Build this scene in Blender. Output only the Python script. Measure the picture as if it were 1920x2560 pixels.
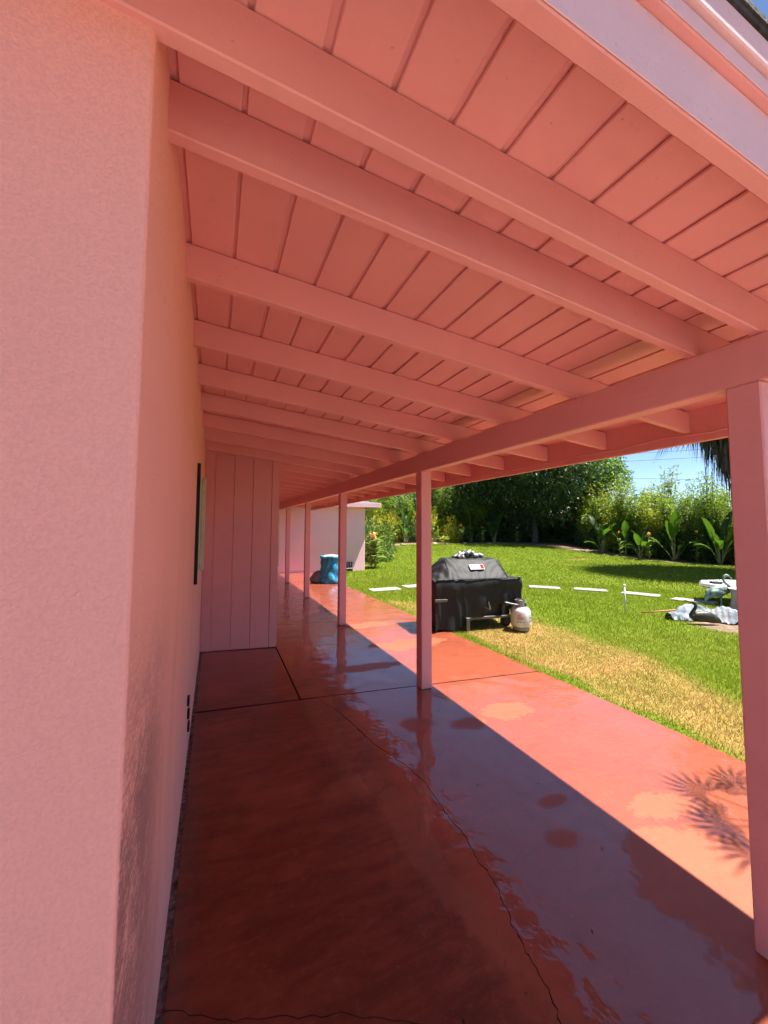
import bpy, bmesh, math, random
import numpy as np
from mathutils import Vector, Matrix, Euler
random.seed(7); rng = np.random.default_rng(7)
for o in list(bpy.data.objects): bpy.data.objects.remove(o)
S = bpy.context.scene
COL = S.collection
R = math.radians

# ------------------------------------------------------------------ camera
cd = bpy.data.cameras.new('camera'); cam = bpy.data.objects.new('camera', cd); COL.objects.link(cam)
cd.sensor_fit = 'VERTICAL'; cd.sensor_height = 36.0; cd.lens = 1010.55/2560*36.0
cd.shift_y = -(1280-1254.46)/2560
cd.clip_start = 0.02; cd.clip_end = 2000
_yaw, _p, _r = R(22.674), R(3.706), R(0.203)
fw = Vector((math.sin(_yaw)*math.cos(_p), math.cos(_yaw)*math.cos(_p), math.sin(_p)))
rt = Vector((math.cos(_yaw), -math.sin(_yaw), 0)); up = rt.cross(fw)
rt2 = rt*math.cos(_r)+up*math.sin(_r); up2 = -rt*math.sin(_r)+up*math.cos(_r)
M = Matrix((rt2, up2, -fw)).transposed().to_4x4(); M.translation = (0, 0, 1.56)
cam.matrix_world = M
S.camera = cam

# ------------------------------------------------------------------ sky, sun, exposure
TX, TY = 0.423, -0.15                       # towards the sun, per metre of height
SUN_EL = math.atan(1/math.hypot(TX, TY)); SUN_AZ = math.atan2(TX, TY)
W = bpy.data.worlds.new('World'); S.world = W; W.use_nodes = True
wn = W.node_tree; wn.nodes.clear()
sky = wn.nodes.new('ShaderNodeTexSky'); sky.sky_type = 'NISHITA'; sky.sun_disc = False
sky.sun_elevation = SUN_EL; sky.sun_rotation = SUN_AZ; sky.air_density = 1.0; sky.dust_density = 0.0; sky.ozone_density = 2.0; sky.altitude = 4000
bg = wn.nodes.new('ShaderNodeBackground'); bg.inputs['Strength'].default_value = 0.075
wo = wn.nodes.new('ShaderNodeOutputWorld')
wn.links.new(sky.outputs[0], bg.inputs[0]); wn.links.new(bg.outputs[0], wo.inputs[0])
sd = bpy.data.lights.new('sun', 'SUN'); sd.energy = 5.0; sd.angle = R(0.53); sd.color = (1.0, 0.95, 0.87)
sun = bpy.data.objects.new('sun', sd); COL.objects.link(sun)
sun.rotation_euler = Vector((TX, TY, 1)).to_track_quat('Z', 'Y').to_euler()
sun.location = (20, -5, 40)
vs = S.view_settings; vs.view_transform = 'Standard'; vs.look = 'None'; vs.gamma = 1; vs.use_curve_mapping = False
vs.exposure = 1.6
S.render.engine = 'CYCLES'
cy = S.cycles; cy.use_denoising = True; cy.max_bounces = 8; cy.diffuse_bounces = 6; cy.glossy_bounces = 3; cy.use_adaptive_sampling = True; cy.adaptive_threshold = 0.03; cy.use_light_tree = False
cy.transmission_bounces = 3; cy.transparent_max_bounces = 8; cy.caustics_reflective = True; cy.blur_glossy = 0.3
cy.sample_clamp_indirect = 30

# ------------------------------------------------------------------ node helpers
class NT:
    def __init__(s, name):
        s.m = bpy.data.materials.new(name); s.m.use_nodes = True; s.t = s.m.node_tree; s.t.nodes.clear()
        s.out = s.t.nodes.new('ShaderNodeOutputMaterial')
    def n(s, ty, **k):
        x = s.t.nodes.new(ty)
        for a, b in k.items(): setattr(x, a, b)
        return x
    def set(s, sock, v):
        if v is None: return
        if isinstance(v, bpy.types.NodeSocket): s.t.links.new(v, sock)
        else:
            if isinstance(v, tuple) and len(v) == 3 and sock.type == 'RGBA': v = v+(1,)
            sock.default_value = v
    def pos(s): return s.n('ShaderNodeNewGeometry').outputs['Position']
    def island(s): return s.n('ShaderNodeNewGeometry').outputs['Random Per Island']
    def objrand(s): return s.n('ShaderNodeObjectInfo').outputs['Random']
    def mapv(s, v, scale=(1, 1, 1), loc=(0, 0, 0)):
        x = s.n('ShaderNodeMapping'); s.set(x.inputs[0], v); x.inputs['Scale'].default_value = scale; x.inputs['Location'].default_value = loc
        return x.outputs[0]
    def noise(s, scale, detail=4, rough=.55, vec=None, dist=0.0):
        x = s.n('ShaderNodeTexNoise'); s.set(x.inputs['Vector'], vec if vec is not None else s.pos())
        x.inputs['Scale'].default_value = scale; x.inputs['Detail'].default_value = detail; x.inputs['Roughness'].default_value = rough; x.inputs['Distortion'].default_value = dist
        return x.outputs['Fac']
    def voro(s, scale, vec=None, feature='F1'):
        x = s.n('ShaderNodeTexVoronoi', feature=feature); s.set(x.inputs['Vector'], vec if vec is not None else s.pos()); x.inputs['Scale'].default_value = scale
        return x.outputs['Distance']
    def ramp(s, fac, pts):
        x = s.n('ShaderNodeValToRGB'); s.set(x.inputs[0], fac); e = x.color_ramp.elements
        while len(e) < len(pts): e.new(0.5)
        for el, (p, c) in zip(e, pts):
            el.position = p; el.color = (c, c, c, 1) if isinstance(c, (int, float)) else tuple(c)+(1,)
        return x.outputs[0]
    def mix(s, f, a, b, mode='MIX'):
        x = s.n('ShaderNodeMix', data_type='RGBA', blend_type=mode); s.set(x.inputs[0], f); s.set(x.inputs[6], a); s.set(x.inputs[7], b)
        return x.outputs[2]
    def math(s, op, a, b=None, c=None, clamp=False):
        x = s.n('ShaderNodeMath', operation=op, use_clamp=clamp); s.set(x.inputs[0], a)
        if b is not None: s.set(x.inputs[1], b)
        if c is not None: s.set(x.inputs[2], c)
        return x.outputs[0]
    def sst(s, v, a, b):
        x = s.n('ShaderNodeMapRange', interpolation_type='SMOOTHSTEP'); s.set(x.inputs[0], v); x.inputs[1].default_value = a; x.inputs[2].default_value = b
        return x.outputs[0]
    def sep(s, v):
        x = s.n('ShaderNodeSeparateXYZ'); s.set(x.inputs[0], v); return x.outputs
    def attr(s, name): return s.n('ShaderNodeAttribute', attribute_name=name).outputs['Fac']
    def bump(s, h, strength=.3, dist=.01, normal=None):
        x = s.n('ShaderNodeBump'); s.set(x.inputs['Height'], h); x.inputs['Strength'].default_value = strength; x.inputs['Distance'].default_value = dist
        if normal is not None: s.set(x.inputs['Normal'], normal)
        return x.outputs[0]
    def bsdf(s, **k):
        x = s.n('ShaderNodeBsdfPrincipled')
        for a, b in k.items(): s.set(x.inputs[a.replace('_', ' ')], b)
        s.t.links.new(x.outputs[0], s.out.inputs[0]); return x

def simple(name, col, rough=.6, metal=0.0, var=.12, scale=8, bump=0.0, bscale=60, spec=.5):
    n = NT(name); f = n.noise(scale)
    dark = tuple(c*(1-var*1.6) for c in col); lite = tuple(min(1, c*(1+var)) for c in col)
    b = n.bsdf(Base_Color=n.ramp(f, [(.3, dark), (.7, lite)]), Roughness=rough, Metallic=metal, Specular_IOR_Level=spec)
    if bump: n.set(b.inputs['Normal'], n.bump(n.noise(bscale, 6), bump, .01))
    return n.m

def painted_wood(name, col, rough=.5):
    n = NT(name); p = n.pos()
    a = n.noise(2.2, 5, .6); g = n.noise(9, 5, .6, n.mapv(p, (1, 1, 5)))
    c = n.mix(a, tuple(x*.84 for x in col), tuple(min(1, x*1.07) for x in col))
    c = n.mix(n.math('MULTIPLY', n.sst(n.noise(28, 5, .7), .60, .75), .3), c, tuple(x*.66 for x in col))
    c = n.mix(n.math('MULTIPLY', n.sst(g, .55, .75), .18), c, tuple(x*.75 for x in col))
    c = n.mix(n.math('MULTIPLY', n.sst(n.noise(70, 2), .74, .78), .5), c, tuple(x*.4 for x in col))
    h = n.math('ADD', n.math('MULTIPLY', n.noise(160, 3), .5), n.math('MULTIPLY', g, .8))
    n.bsdf(Base_Color=c, Roughness=n.ramp(a, [(.3, rough-.08), (.7, rough+.1)]), Normal=n.bump(h, .22, .006), Specular_IOR_Level=.4)
    return n.m

CORAL = (0.74, 0.315, 0.30); PINK = (0.84, 0.385, 0.335)
m_coral = painted_wood('coral_paint', CORAL)
m_skytint = painted_wood('sky_tinted_trim_paint', (0.74, 0.46, 0.48), .55)  # coral trim paint with the bluish skylight put into its colour

def stucco(name, col, grime=True):
    n = NT(name); p = n.pos(); X, Y, Z = n.sep(p)
    a = n.noise(1.3, 5, .6); f = n.noise(150, 3, .6); f2 = n.noise(300, 2)
    c = n.mix(a, tuple(x*.90 for x in col), tuple(min(1, x*1.07) for x in col))
    c = n.mix(n.sst(f, .62, .30), c, tuple(x*.91 for x in col)); c = n.mix(n.math('MULTIPLY', n.sst(n.noise(.55, 6, .65), .35, .7), .35), c, tuple(x*y for x, y in zip(col, (.93, .86, .80))))
    if grime:
        st = n.math('ADD', n.math('MULTIPLY', n.noise(1.0, 6, .65, n.mapv(p, (2, 2.6, 3.2))), .6), n.math('MULTIPLY', n.noise(1.0, 3, .6, n.mapv(p, (20, 24, 95))), .4))
        low = n.math('MULTIPLY', n.sst(Z, 1.50, .95), n.sst(Y, 1.75, 1.0))
        mk = n.math('MULTIPLY', n.math('MULTIPLY', low, n.sst(n.math('ADD', st, n.math('MULTIPLY', f, .5)), .56, .80)), n.math('MULTIPLY', n.sst(Y, .836, .846), .9))
        c = n.mix(mk, c, (.24, .115, .12))
        mk2 = n.math('MULTIPLY', n.sst(n.noise(1.0, 5, .6, n.mapv(p, (5, 5, .6), (3, 1, 2))), .55, .75), .3)
        c = n.mix(mk2, c, (.45, .19, .12))
    h = n.math('ADD', n.math('MULTIPLY', n.sst(f, .32, .68), 1.0), n.math('MULTIPLY', f2, .35))
    n.bsdf(Base_Color=c, Roughness=.85, Normal=n.bump(h, .32, .004), Specular_IOR_Level=.2)
    return n.m
m_stucco = stucco('pink_stucco', PINK)
m_stucco2 = stucco('pale_pink_stucco', (.90, .54, .585), False)

# ------------------------------------------------------------------ mesh helpers
def mesh(name, v, f, mats=(), smooth=False, midx=None):
    me = bpy.data.meshes.new(name); me.from_pydata([tuple(x) for x in v], [], f)
    for m in (mats if isinstance(mats, (list, tuple)) else [mats]): me.materials.append(m)
    if smooth: me.polygons.foreach_set('use_smooth', [True]*len(me.polygons))
    if midx is not None: me.polygons.foreach_set('material_index', midx)
    me.update(); return me
def obj(name, me, parent=None, loc=(0, 0, 0), rot=(0, 0, 0), scale=(1, 1, 1)):
    o = bpy.data.objects.new(name, me); COL.objects.link(o); o.location = loc; o.rotation_euler = rot; o.scale = scale
    if parent is not None: o.parent = parent
    return o
def empty(name, loc=(0, 0, 0), rz=0, parent=None):
    o = bpy.data.objects.new(name, None); COL.objects.link(o); o.location = loc; o.rotation_euler = (0, 0, rz); o.empty_display_size = .1
    if parent is not None: o.parent = parent
    return o
def tag(o, label=None, cat=None, group=None, kind=None):
    if label: o['label'] = label
    if cat: o['category'] = cat
    if group: o['group'] = group
    if kind: o['kind'] = kind
    return o
class MB:
    """collects shapes into one mesh"""
    def __init__(s): s.v = []; s.f = []; s.mi = []
    def add(s, v, f, mi=0):
        b = len(s.v); s.v += [tuple(x) for x in v]; s.f += [tuple(i+b for i in q) for q in f]; s.mi += [mi]*len(f); return s
    def box(s, x0, x1, y0, y1, z0, z1, mi=0, xf=None):
        v = [(x, y, z) for z in (z0, z1) for y in (y0, y1) for x in (x0, x1)]
        if xf: v = [xf(*q) for q in v]
        return s.add(v, [(0, 2, 3, 1), (4, 5, 7, 6), (0, 1, 5, 4), (2, 6, 7, 3), (0, 4, 6, 2), (1, 3, 7, 5)], mi)
    def bbox(s, x0, x1, y0, y1, z0, z1, b=.004, mi=0, xf=None):
        bm = bmesh.new(); bmesh.ops.create_cube(bm, size=1)
        for q in bm.verts: q.co = ((x0+x1)/2+q.co.x*(x1-x0), (y0+y1)/2+q.co.y*(y1-y0), (z0+z1)/2+q.co.z*(z1-z0))
        bmesh.ops.bevel(bm, geom=bm.edges[:], offset=b, segments=1, affect='EDGES')
        bm.verts.index_update(); v = [q.co[:] for q in bm.verts]; f = [[w.index for w in q.verts] for q in bm.faces]; bm.free()
        if xf: v = [xf(*q) for q in v]
        return s.add(v, f, mi)
    def tube(s, pts, rad, n=8, mi=0, cap=True, flat=1.0):
        pts = [Vector(p) for p in pts]; rad = rad if isinstance(rad, (list, tuple)) else [rad]*len(pts)
        v = []; f = []; prev = None
        for i, p in enumerate(pts):
            t = (pts[min(i+1, len(pts)-1)]-pts[max(i-1, 0)]).normalized()
            a = prev if prev is not None else (Vector((0, 0, 1)) if abs(t.z) < .9 else Vector((1, 0, 0)))
            a = (a-t*a.dot(t)).normalized(); prev = a; b = t.cross(a)
            for k in range(n):
                th = 2*math.pi*k/n; v.append(p+(a*math.cos(th)+b*math.sin(th)*flat)*rad[i])
        for i in range(len(pts)-1):
            for k in range(n):
                f.append((i*n+k, i*n+(k+1) % n, (i+1)*n+(k+1) % n, (i+1)*n+k))
        if cap: f.append(tuple(range(n))[::-1]); f.append(tuple((len(pts)-1)*n+k for k in range(n)))
        return s.add(v, f, mi)
    def lathe(s, prof, n=24, c=(0, 0, 0), mi=0):
        v = []; f = []
        for r, z in prof:
            for k in range(n):
                th = 2*math.pi*k/n; v.append((c[0]+r*math.cos(th), c[1]+r*math.sin(th), c[2]+z))
        for i in range(len(prof)-1):
            for k in range(n): f.append((i*n+k, i*n+(k+1) % n, (i+1)*n+(k+1) % n, (i+1)*n+k))
        return s.add(v, f, mi)
    def sphere(s, c, r, nu=10, nv=7, mi=0, sc=(1, 1, 1)):
        prof = [(max(1e-4, r*math.sin(math.pi*i/nv)), -r*math.cos(math.pi*i/nv)) for i in range(nv+1)]
        b = MB().lathe(prof, nu); return s.add([(c[0]+x*sc[0], c[1]+y*sc[1], c[2]+z*sc[2]) for x, y, z in b.v], b.f, mi)
    def build(s, name, mats, parent=None, smooth=False, loc=(0, 0, 0), rot=(0, 0, 0)):
        return obj(name, s.mesh(name, mats, smooth), parent, loc, rot)
    def mesh(s, name, mats, smooth=False): return mesh(name, s.v, s.f, mats, smooth, s.mi)
def spline(pts, n=8):
    P = [Vector(p) for p in pts]; P = [P[0]*2-P[1]]+P+[P[-1]*2-P[-2]]; out = []
    for i in range(1, len(P)-2):
        for k in range(n):
            t = k/n; a, b, c, d = P[i-1:i+3]
            out.append(.5*((2*b)+(c-a)*t+(2*a-5*b+4*c-d)*t*t+(3*b-a-3*c+d)*t**3))
    out.append(P[-2]); return out
def lerp(a, b, t): return a+(b-a)*t
def ss(t): t = np.clip(t, 0, 1); return t*t*(3-2*t)
def pnoise(x, y, s=1.0, seed=0):
    r = np.random.default_rng(seed+100); o = 0
    for k in range(7):
        a = r.uniform(0, 6.28); fq = s*(1.0+.75*k); ph = r.uniform(0, 6.28)
        o = o+np.sin((x*math.cos(a)+y*math.sin(a))*fq+ph+1.3*np.sin((y*math.cos(a)-x*math.sin(a))*fq*.6+ph*2))/(1+.45*k)
    return o/3.0

# ------------------------------------------------------------------ ground, lawn, patio
def TZ(x, y): return .62*ss((np.asarray(y, float)-12)/11)*ss((np.asarray(x, float)-5)/5)
def tz(x, y): return float(TZ(x, y))
EDGE = np.array([(5.6, 15.2), (7.0, 18.2), (8.4, 20.4), (9.9, 21.2), (12.1, 21.9), (15.5, 21.3), (17.3, 20.6), (18.9, 19.5), (19.3, 17.0), (19.5, 15.7), (19.8, 14.4), (19.8, 12.6), (20.0, 11.4), (20.4, 9.5), (20.5, -9)])
def edge_signed(x, y):
    """how far beyond the lawn's far edge, in metres, radially from (9,8)"""
    ang = np.arctan2(y-8, x-9); r = np.hypot(x-9, y-8)
    ea = np.arctan2(EDGE[:, 1]-8, EDGE[:, 0]-9); er = np.hypot(EDGE[:, 0]-9, EDGE[:, 1]-8)
    o = np.argsort(ea); return r-np.interp(ang, ea[o], er[o])
XR = np.array([(-3, 4.0), (1, 4.3), (2.0, 4.6), (2.5, 4.8), (2.8, 4.95), (3.56, 5.15), (4.6, 5.35), (6.0, 5.5), (7, 4.7), (8, 4.05), (8.4, 3.7), (9, 3.4), (40, 3.3)])
def dryness(x, y):
    w = pnoise(x, y, 1.7, 1); xr = np.interp(y, XR[:, 0], XR[:, 1])+.14*w
    d = ss((xr-x)/.5)*ss((x-3.40-.10*pnoise(x, y, 2.5, 2))/.16)
    spots = np.zeros_like(x)
    for cx, cy_, rx, ry in ((16.2, 14.5, .9, .35), (9.6, 14.0, 1.0, .4)):
        spots = np.maximum(spots, .8*ss(1.3-np.hypot((x-cx)/rx, (y-cy_)/ry)+.3*w))
    return np.clip(np.maximum(d*(.8+.3*pnoise(x, y, 4, 3)), spots)+.10*np.maximum(0, pnoise(x, y, .9, 5)), 0, 1)
def dirt(x, y):
    a = ss(1.25-np.hypot((x-8.15-.35*(y-4.2))/.95, (y-4.15)/.75)+.18*pnoise(x, y, 3, 8))
    b = ss((edge_signed(x, y)+.15*pnoise(x, y, 1.5, 9))/.25)
    return np.maximum(ss(a*1.3), b)

n = NT('lawn_turf'); dr = n.attr('dry'); di = n.attr('dirt')
g = n.ramp(n.noise(9, 5), [(.3, (.08, .12, .008)), (.7, (.13, .18, .012))])
c = n.mix(dr, g, n.ramp(n.noise(14, 4), [(.3, (.22, .13, .035)), (.7, (.36, .23, .075))]))
c = n.mix(di, c, n.ramp(n.noise(11, 6), [(.25, (.10, .065, .04)), (.75, (.30, .21, .14))]))
n.bsdf(Base_Color=c, Roughness=.95, Specular_IOR_Level=.1, Normal=n.bump(n.noise(40, 5), .6, .03)); m_turf = n.m
n = NT('grass_blade'); dr = n.attr('dry'); rd = n.island()
g = n.ramp(rd, [(.0, (.10, .15, .006)), (.5, (.19, .26, .010)), (.9, (.28, .34, .018)), (1, (.42, .40, .10))])
d = n.ramp(rd, [(.0, (.27, .16, .05)), (.5, (.45, .32, .13)), (.8, (.58, .46, .24)), (1, (.22, .25, .05))])
b = n.bsdf(Base_Color=n.mix(dr, g, d), Roughness=.6, Specular_IOR_Level=.12)
tr = n.n('ShaderNodeBsdfTranslucent'); n.set(tr.inputs[0], n.mix(dr, (.22, .32, .01), (.5, .34, .1)))
ms = n.n('ShaderNodeMixShader'); ms.inputs[0].default_value = .3; n.t.links.new(b.outputs[0], ms.inputs[1]); n.t.links.new(tr.outputs[0], ms.inputs[2]); n.t.links.new(ms.outputs[0], n.out.inputs[0]); m_grass = n.m
m_soil = simple('dry_soil', (.16, .11, .075), .95, var=.35, scale=5, bump=.6, bscale=30, spec=.1)

gv = [(-300, -300, -.09), (400, -300, -.09), (400, 400, -.09), (-300, 400, -.09)]
tag(obj('ground', mesh('ground', gv, [(0, 1, 2, 3)], m_soil)), kind='structure')
xs = np.concatenate([np.arange(3.335, 10, .13), np.arange(10, 27, .3), np.arange(27, 60.1, 3)])
ys = np.concatenate([np.arange(-14, 0, 1.0), np.arange(0, 12, .13), np.arange(12, 27, .3), np.arange(27, 60.1, 3)])
gx, gy = np.meshgrid(xs, ys); gz = TZ(gx, gy)-.02+.012*pnoise(gx, gy, 1.1, 4)
nx, ny = len(xs), len(ys)
V = np.stack([gx.ravel(), gy.ravel(), gz.ravel()], 1)
F = [(j*nx+i, j*nx+i+1, (j+1)*nx+i+1, (j+1)*nx+i) for j in range(ny-1) for i in range(nx-1)]
me = mesh('lawn', V.tolist(), F, m_turf, True)
for nm, fn in (('dry', dryness), ('dirt', dirt)):
    me.attributes.new(nm, 'FLOAT', 'POINT').data.foreach_set('value', fn(V[:, 0], V[:, 1]).astype(np.float32))
tag(obj('lawn', me), kind='structure')

PAVERS = [(4.05, 9.62, -.02), (5.08, 9.86, .05), (6.18, 9.66, -.3), (7.22, 9.17, -.52), (8.14, 8.40, -.70), (8.93, 7.65, -.80), (9.47, 6.69, -1.12), (9.68, 5.64, -1.3)]
def blades(x0, x1, y0, y1, dens, h, w, dmin, dmax):
    N = int((x1-x0)*(y1-y0)*dens); x = rng.uniform(x0, x1, N); y = rng.uniform(y0, y1, N)
    D = np.hypot(x, y); ang = np.degrees(np.arctan2(x, y))
    k = (D >= dmin) & (D < dmax) & (ang > 8) & (ang < 76) & (dirt(x, y) < rng.uniform(.25, .7, N))
    k &= ~((x < 5.3) & (y > 14.2))
    for px, py, pr in PAVERS:
        c_, s_ = math.cos(-pr), math.sin(-pr); u = (x-px)*c_-(y-py)*s_; v_ = (x-px)*s_+(y-py)*c_
        k &= ~((abs(u) < .41) & (abs(v_) < .20))
    x = x[k]; y = y[k]; N = len(x); z = TZ(x, y)-.022+.012*pnoise(x, y, 1.1, 4); dv = dryness(x, y)
    hh = h*rng.uniform(.55, 1.25, N)*(1-.25*dv)*(1+.35*pnoise(x, y, 2.3, 6)); a = rng.uniform(0, 6.283, N); ww = w*rng.uniform(.7, 1.3, N)
    la = rng.uniform(0, 6.283, N); ln = hh*rng.uniform(.1, .9, N)
    P = np.zeros((N, 3, 3))
    P[:, 0] = np.stack([x-np.cos(a)*ww, y-np.sin(a)*ww, z], 1); P[:, 1] = np.stack([x+np.cos(a)*ww, y+np.sin(a)*ww, z], 1)
    P[:, 2] = np.stack([x+np.cos(la)*ln, y+np.sin(la)*ln, z+hh], 1)
    jit = np.clip(dv+rng.normal(0, .16, N), 0, 1)
    return P.reshape(-1, 3), np.repeat(jit, 3)
parts = [blades(3.275, 8, .8, 8, 5200, .036, .0030, 0, 7), blades(3.29, 13, .8, 13, 1700, .042, .0055, 7, 13), blades(3.33, 21, 2, 24, 420, .050, .011, 13, 27)]
P = np.concatenate([p[0] for p in parts]); dv = np.concatenate([p[1] for p in parts]); N = len(P)
me = bpy.data.meshes.new('grass'); me.vertices.add(N); me.vertices.foreach_set('co', P.ravel().astype(np.float32))
me.loops.add(N); me.loops.foreach_set('vertex_index', np.arange(N, dtype=np.int32)); me.polygons.add(N//3)
me.polygons.foreach_set('loop_start', np.arange(0, N, 3, dtype=np.int32)); me.update(); me.validate()
me.attributes.new('dry', 'FLOAT', 'POINT').data.foreach_set('value', dv.astype(np.float32)); me.materials.append(m_grass)
tag(obj('grass', me), 'short lawn grass, green with a straw-coloured dry strip beside the patio', 'grass', kind='stuff')

# wet red concrete
n = NT('wet_red_concrete'); p = n.pos(); X, Y, Z = n.sep(p)
EN = n.math('ADD', n.math('SUBTRACT', n.noise(7, 8, .75), .5), n.math('MULTIPLY', n.math('SUBTRACT', n.noise(45, 3, .6), .5), .35)); EN2 = n.math('SUBTRACT', n.noise(2.6, 9, .72), .5)
def ell(cx, cy_, rx, ry, soft=.35, amp=.5, big=0):
    u = n.math('DIVIDE', n.math('SUBTRACT', X, cx), rx); v = n.math('DIVIDE', n.math('SUBTRACT', Y, cy_), ry)
    d = n.math('SQRT', n.math('ADD', n.math('MULTIPLY', u, u), n.math('MULTIPLY', v, v)))
    d = n.math('ADD', d, n.math('MULTIPLY', EN2 if big else EN, amp*4.6))
    return n.sst(d, 1+soft/2, 1-soft/2)
dry = ell(1.83, 1.86, .10, .045, .6, .35)
for e in ((1.655, 1.63, .10, .06, .6, .35), (1.52, 2.97, .13, .12, .7, .35), (1.93, 2.82, .16, .09, .6, .4), (2.04, 1.12, .33, .38, .14, .4, 1), (2.35, 2.9, .24, .15, .15, .5), (2.38, 1.60, .22, .10, .12, .5), (2.5, 5.0, .5, .25, .15, .6, 1), (2.3, 6.2, .5, .16, .15, .6, 1), (1.55, 4.35, .42, .10, .3, .6, 1)):
    dry = n.math('MAXIMUM', dry, ell(*e))
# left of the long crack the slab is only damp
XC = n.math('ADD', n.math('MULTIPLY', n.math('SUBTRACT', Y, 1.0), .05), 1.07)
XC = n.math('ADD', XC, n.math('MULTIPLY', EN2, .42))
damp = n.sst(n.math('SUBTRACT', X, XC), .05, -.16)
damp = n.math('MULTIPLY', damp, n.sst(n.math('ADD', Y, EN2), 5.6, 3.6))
cl = n.noise(1.1, 6, .62); fine = n.noise(26, 6, .68); streak = n.noise(5, 8, .68, n.mapv(p, (.6, 2.2, 1)), .6)
patch = n.sst(n.math('ADD', EN2, n.math('MULTIPLY', EN, .5)), .14, .26)
film = n.math('SUBTRACT', 1.0, n.math('MAXIMUM', n.math('MULTIPLY', dry, .9), n.math('MULTIPLY', patch, .8)), clamp=True)
film = n.math('MULTIPLY', film, n.math('SUBTRACT', 1.0, n.math('MULTIPLY', damp, .45)))
col = n.mix(cl, (.22, .042, .017), (.36, .088, .040))
col = n.mix(n.math('MULTIPLY', n.sst(fine, .5, .8), .4), col, (.36, .13, .08))
col = n.mix(n.math('MULTIPLY', n.sst(streak, .48, .75), .4), col, (.16, .028, .012))
col = n.mix(n.math('MULTIPLY', dry, .3), col, (.42, .17, .105))
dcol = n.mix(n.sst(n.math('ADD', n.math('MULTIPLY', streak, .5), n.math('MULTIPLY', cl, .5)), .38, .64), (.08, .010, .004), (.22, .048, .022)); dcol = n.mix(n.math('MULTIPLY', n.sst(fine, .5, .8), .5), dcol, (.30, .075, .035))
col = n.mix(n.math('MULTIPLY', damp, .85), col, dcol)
col = n.mix(n.math('MULTIPLY', n.sst(n.noise(7, 5, .65, n.mapv(p, (1, 1, 1), (9, 0, 0))), .68, .78), .22), col, (.42, .26, .18))
col = n.mix(n.math('MULTIPLY', n.sst(X, .03, -.10), n.math('MULTIPLY', n.sst(fine, .3, .7), .6)), col, (.10, .06, .045))
sc_ = ell(.98, 1.95, .10, .42, .4, .5, 1)
for e in ((.86, 2.42, .20, .12, .5, .5, 1), (1.02, 1.45, .06, .18, .5, .4)): sc_ = n.math('MAXIMUM', sc_, ell(*e))
col = n.mix(n.math('MULTIPLY', sc_, .5), col, (.26, .085, .045))
rip = n.math('ADD', n.noise(3.2, 3, .5), n.math('MULTIPLY', n.noise(13, 3, .5), .22))
nb = n.bump(fine, .18, .004); nc = n.bump(rip, .22, .05)
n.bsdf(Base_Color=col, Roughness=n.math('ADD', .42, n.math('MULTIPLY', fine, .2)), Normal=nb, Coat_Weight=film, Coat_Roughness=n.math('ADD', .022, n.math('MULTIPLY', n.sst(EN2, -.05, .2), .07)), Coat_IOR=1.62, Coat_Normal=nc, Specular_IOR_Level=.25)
m_conc = n.m
m_concside = simple('slab_edge_concrete', (.03, .015, .011), .9)

def wobble(pts, n_=6, amp=.008, seed=1):
    r = random.Random(seed); out = []
    for a, b in zip(pts[:-1], pts[1:]):
        for k in range(n_):
            t = k/n_; j = amp if 0 < k else amp*.4
            out.append((lerp(a[0], b[0], t)+r.uniform(-j, j), lerp(a[1], b[1], t)+r.uniform(-j, j)))
    out.append(pts[-1]); return out
def jy(x): return 3.859-.097*(x+.1)
crack = wobble([(.905, jy(.905)), (1.0, 3.50), (1.075, 3.05), (1.107, 2.82), (1.20, 2.52), (1.235, 2.30), (1.215, 2.08), (1.215, 1.935), (1.214, 1.806), (1.19, 1.69), (1.186, 1.57), (1.15, 1.43), (1.118, 1.33), (1.10, 1.23), (1.09, 1.147), (1.053, 1.055)], 5, .009, 3)
crack_lo = wobble([(1.053, 1.055), (1.035, .93), (1.0, .6), (.93, 0), (1.0, -1.5), (1.1, -4), (1.0, -9)], 5, .012, 4)
crack2 = wobble([(-.105, 1.57), (.002, 1.515), (.104, 1.457), (.23, 1.421), (.36, 1.359), (.437, 1.341), (.541, 1.284), (.653, 1.221), (.80, 1.12), (.93, 1.09), (1.053, 1.055)], 4, .007, 5)
def slab(poly, name='slab', dz=0.0):
    a = sum(p[0]*q[1]-q[0]*p[1] for p, q in zip(poly, poly[1:]+poly[:1]))
    if a < 0: poly = poly[::-1]
    k = len(poly); v = [(x, y, dz) for x, y in poly]+[(x, y, -.10) for x, y in poly]
    f = [tuple(range(k))]+[(i, i+k, (i+1) % k+k, (i+1) % k) for i in range(k)]
    o = obj(name, mesh(name, v, f, [m_conc, m_concside], midx=[0]+[1]*k), patio); return o
patio = empty('patio', (0, 0, 0)); tag(patio, kind='structure')
sv_ = [(x_, y_, -.006+random.uniform(-.010, .008)) for y_ in np.arange(.84, 5.7, .06) for x_ in (-.17, -.118, -.09)]
obj('soil_gap', mesh('soil_gap', sv_, [(i*3+k, i*3+k+1, i*3+k+4, i*3+k+3) for i in range(len(sv_)//3-1) for k in range(2)], simple('gap_grit', (.20, .15, .12), .95, var=.5, scale=40, bump=.8, bscale=120), True), patio)
g1 = .0014; LX, RX = -.105, 3.33; J = .020
slab([(LX, jy(LX)-J), (LX, 1.573)]+[(x, y+.0012) for x, y in crack2[1:]][:-1]+[(x-g1*random.uniform(.2, 2.2), y) for x, y in crack[::-1]])
slab([(x+g1, y) for x, y in crack]+[(x+g1, y) for x, y in crack_lo[1:]]+[(RX, -9), (RX, jy(RX)-J*.5), (2.0, jy(2.0)-J*.5)], dz=.0015)
slab([(x, y-.0012) for x, y in crack2][:-1]+[(x-g1, y) for x, y in crack_lo[1:]]+[(LX, -9)], dz=-.001)
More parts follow.
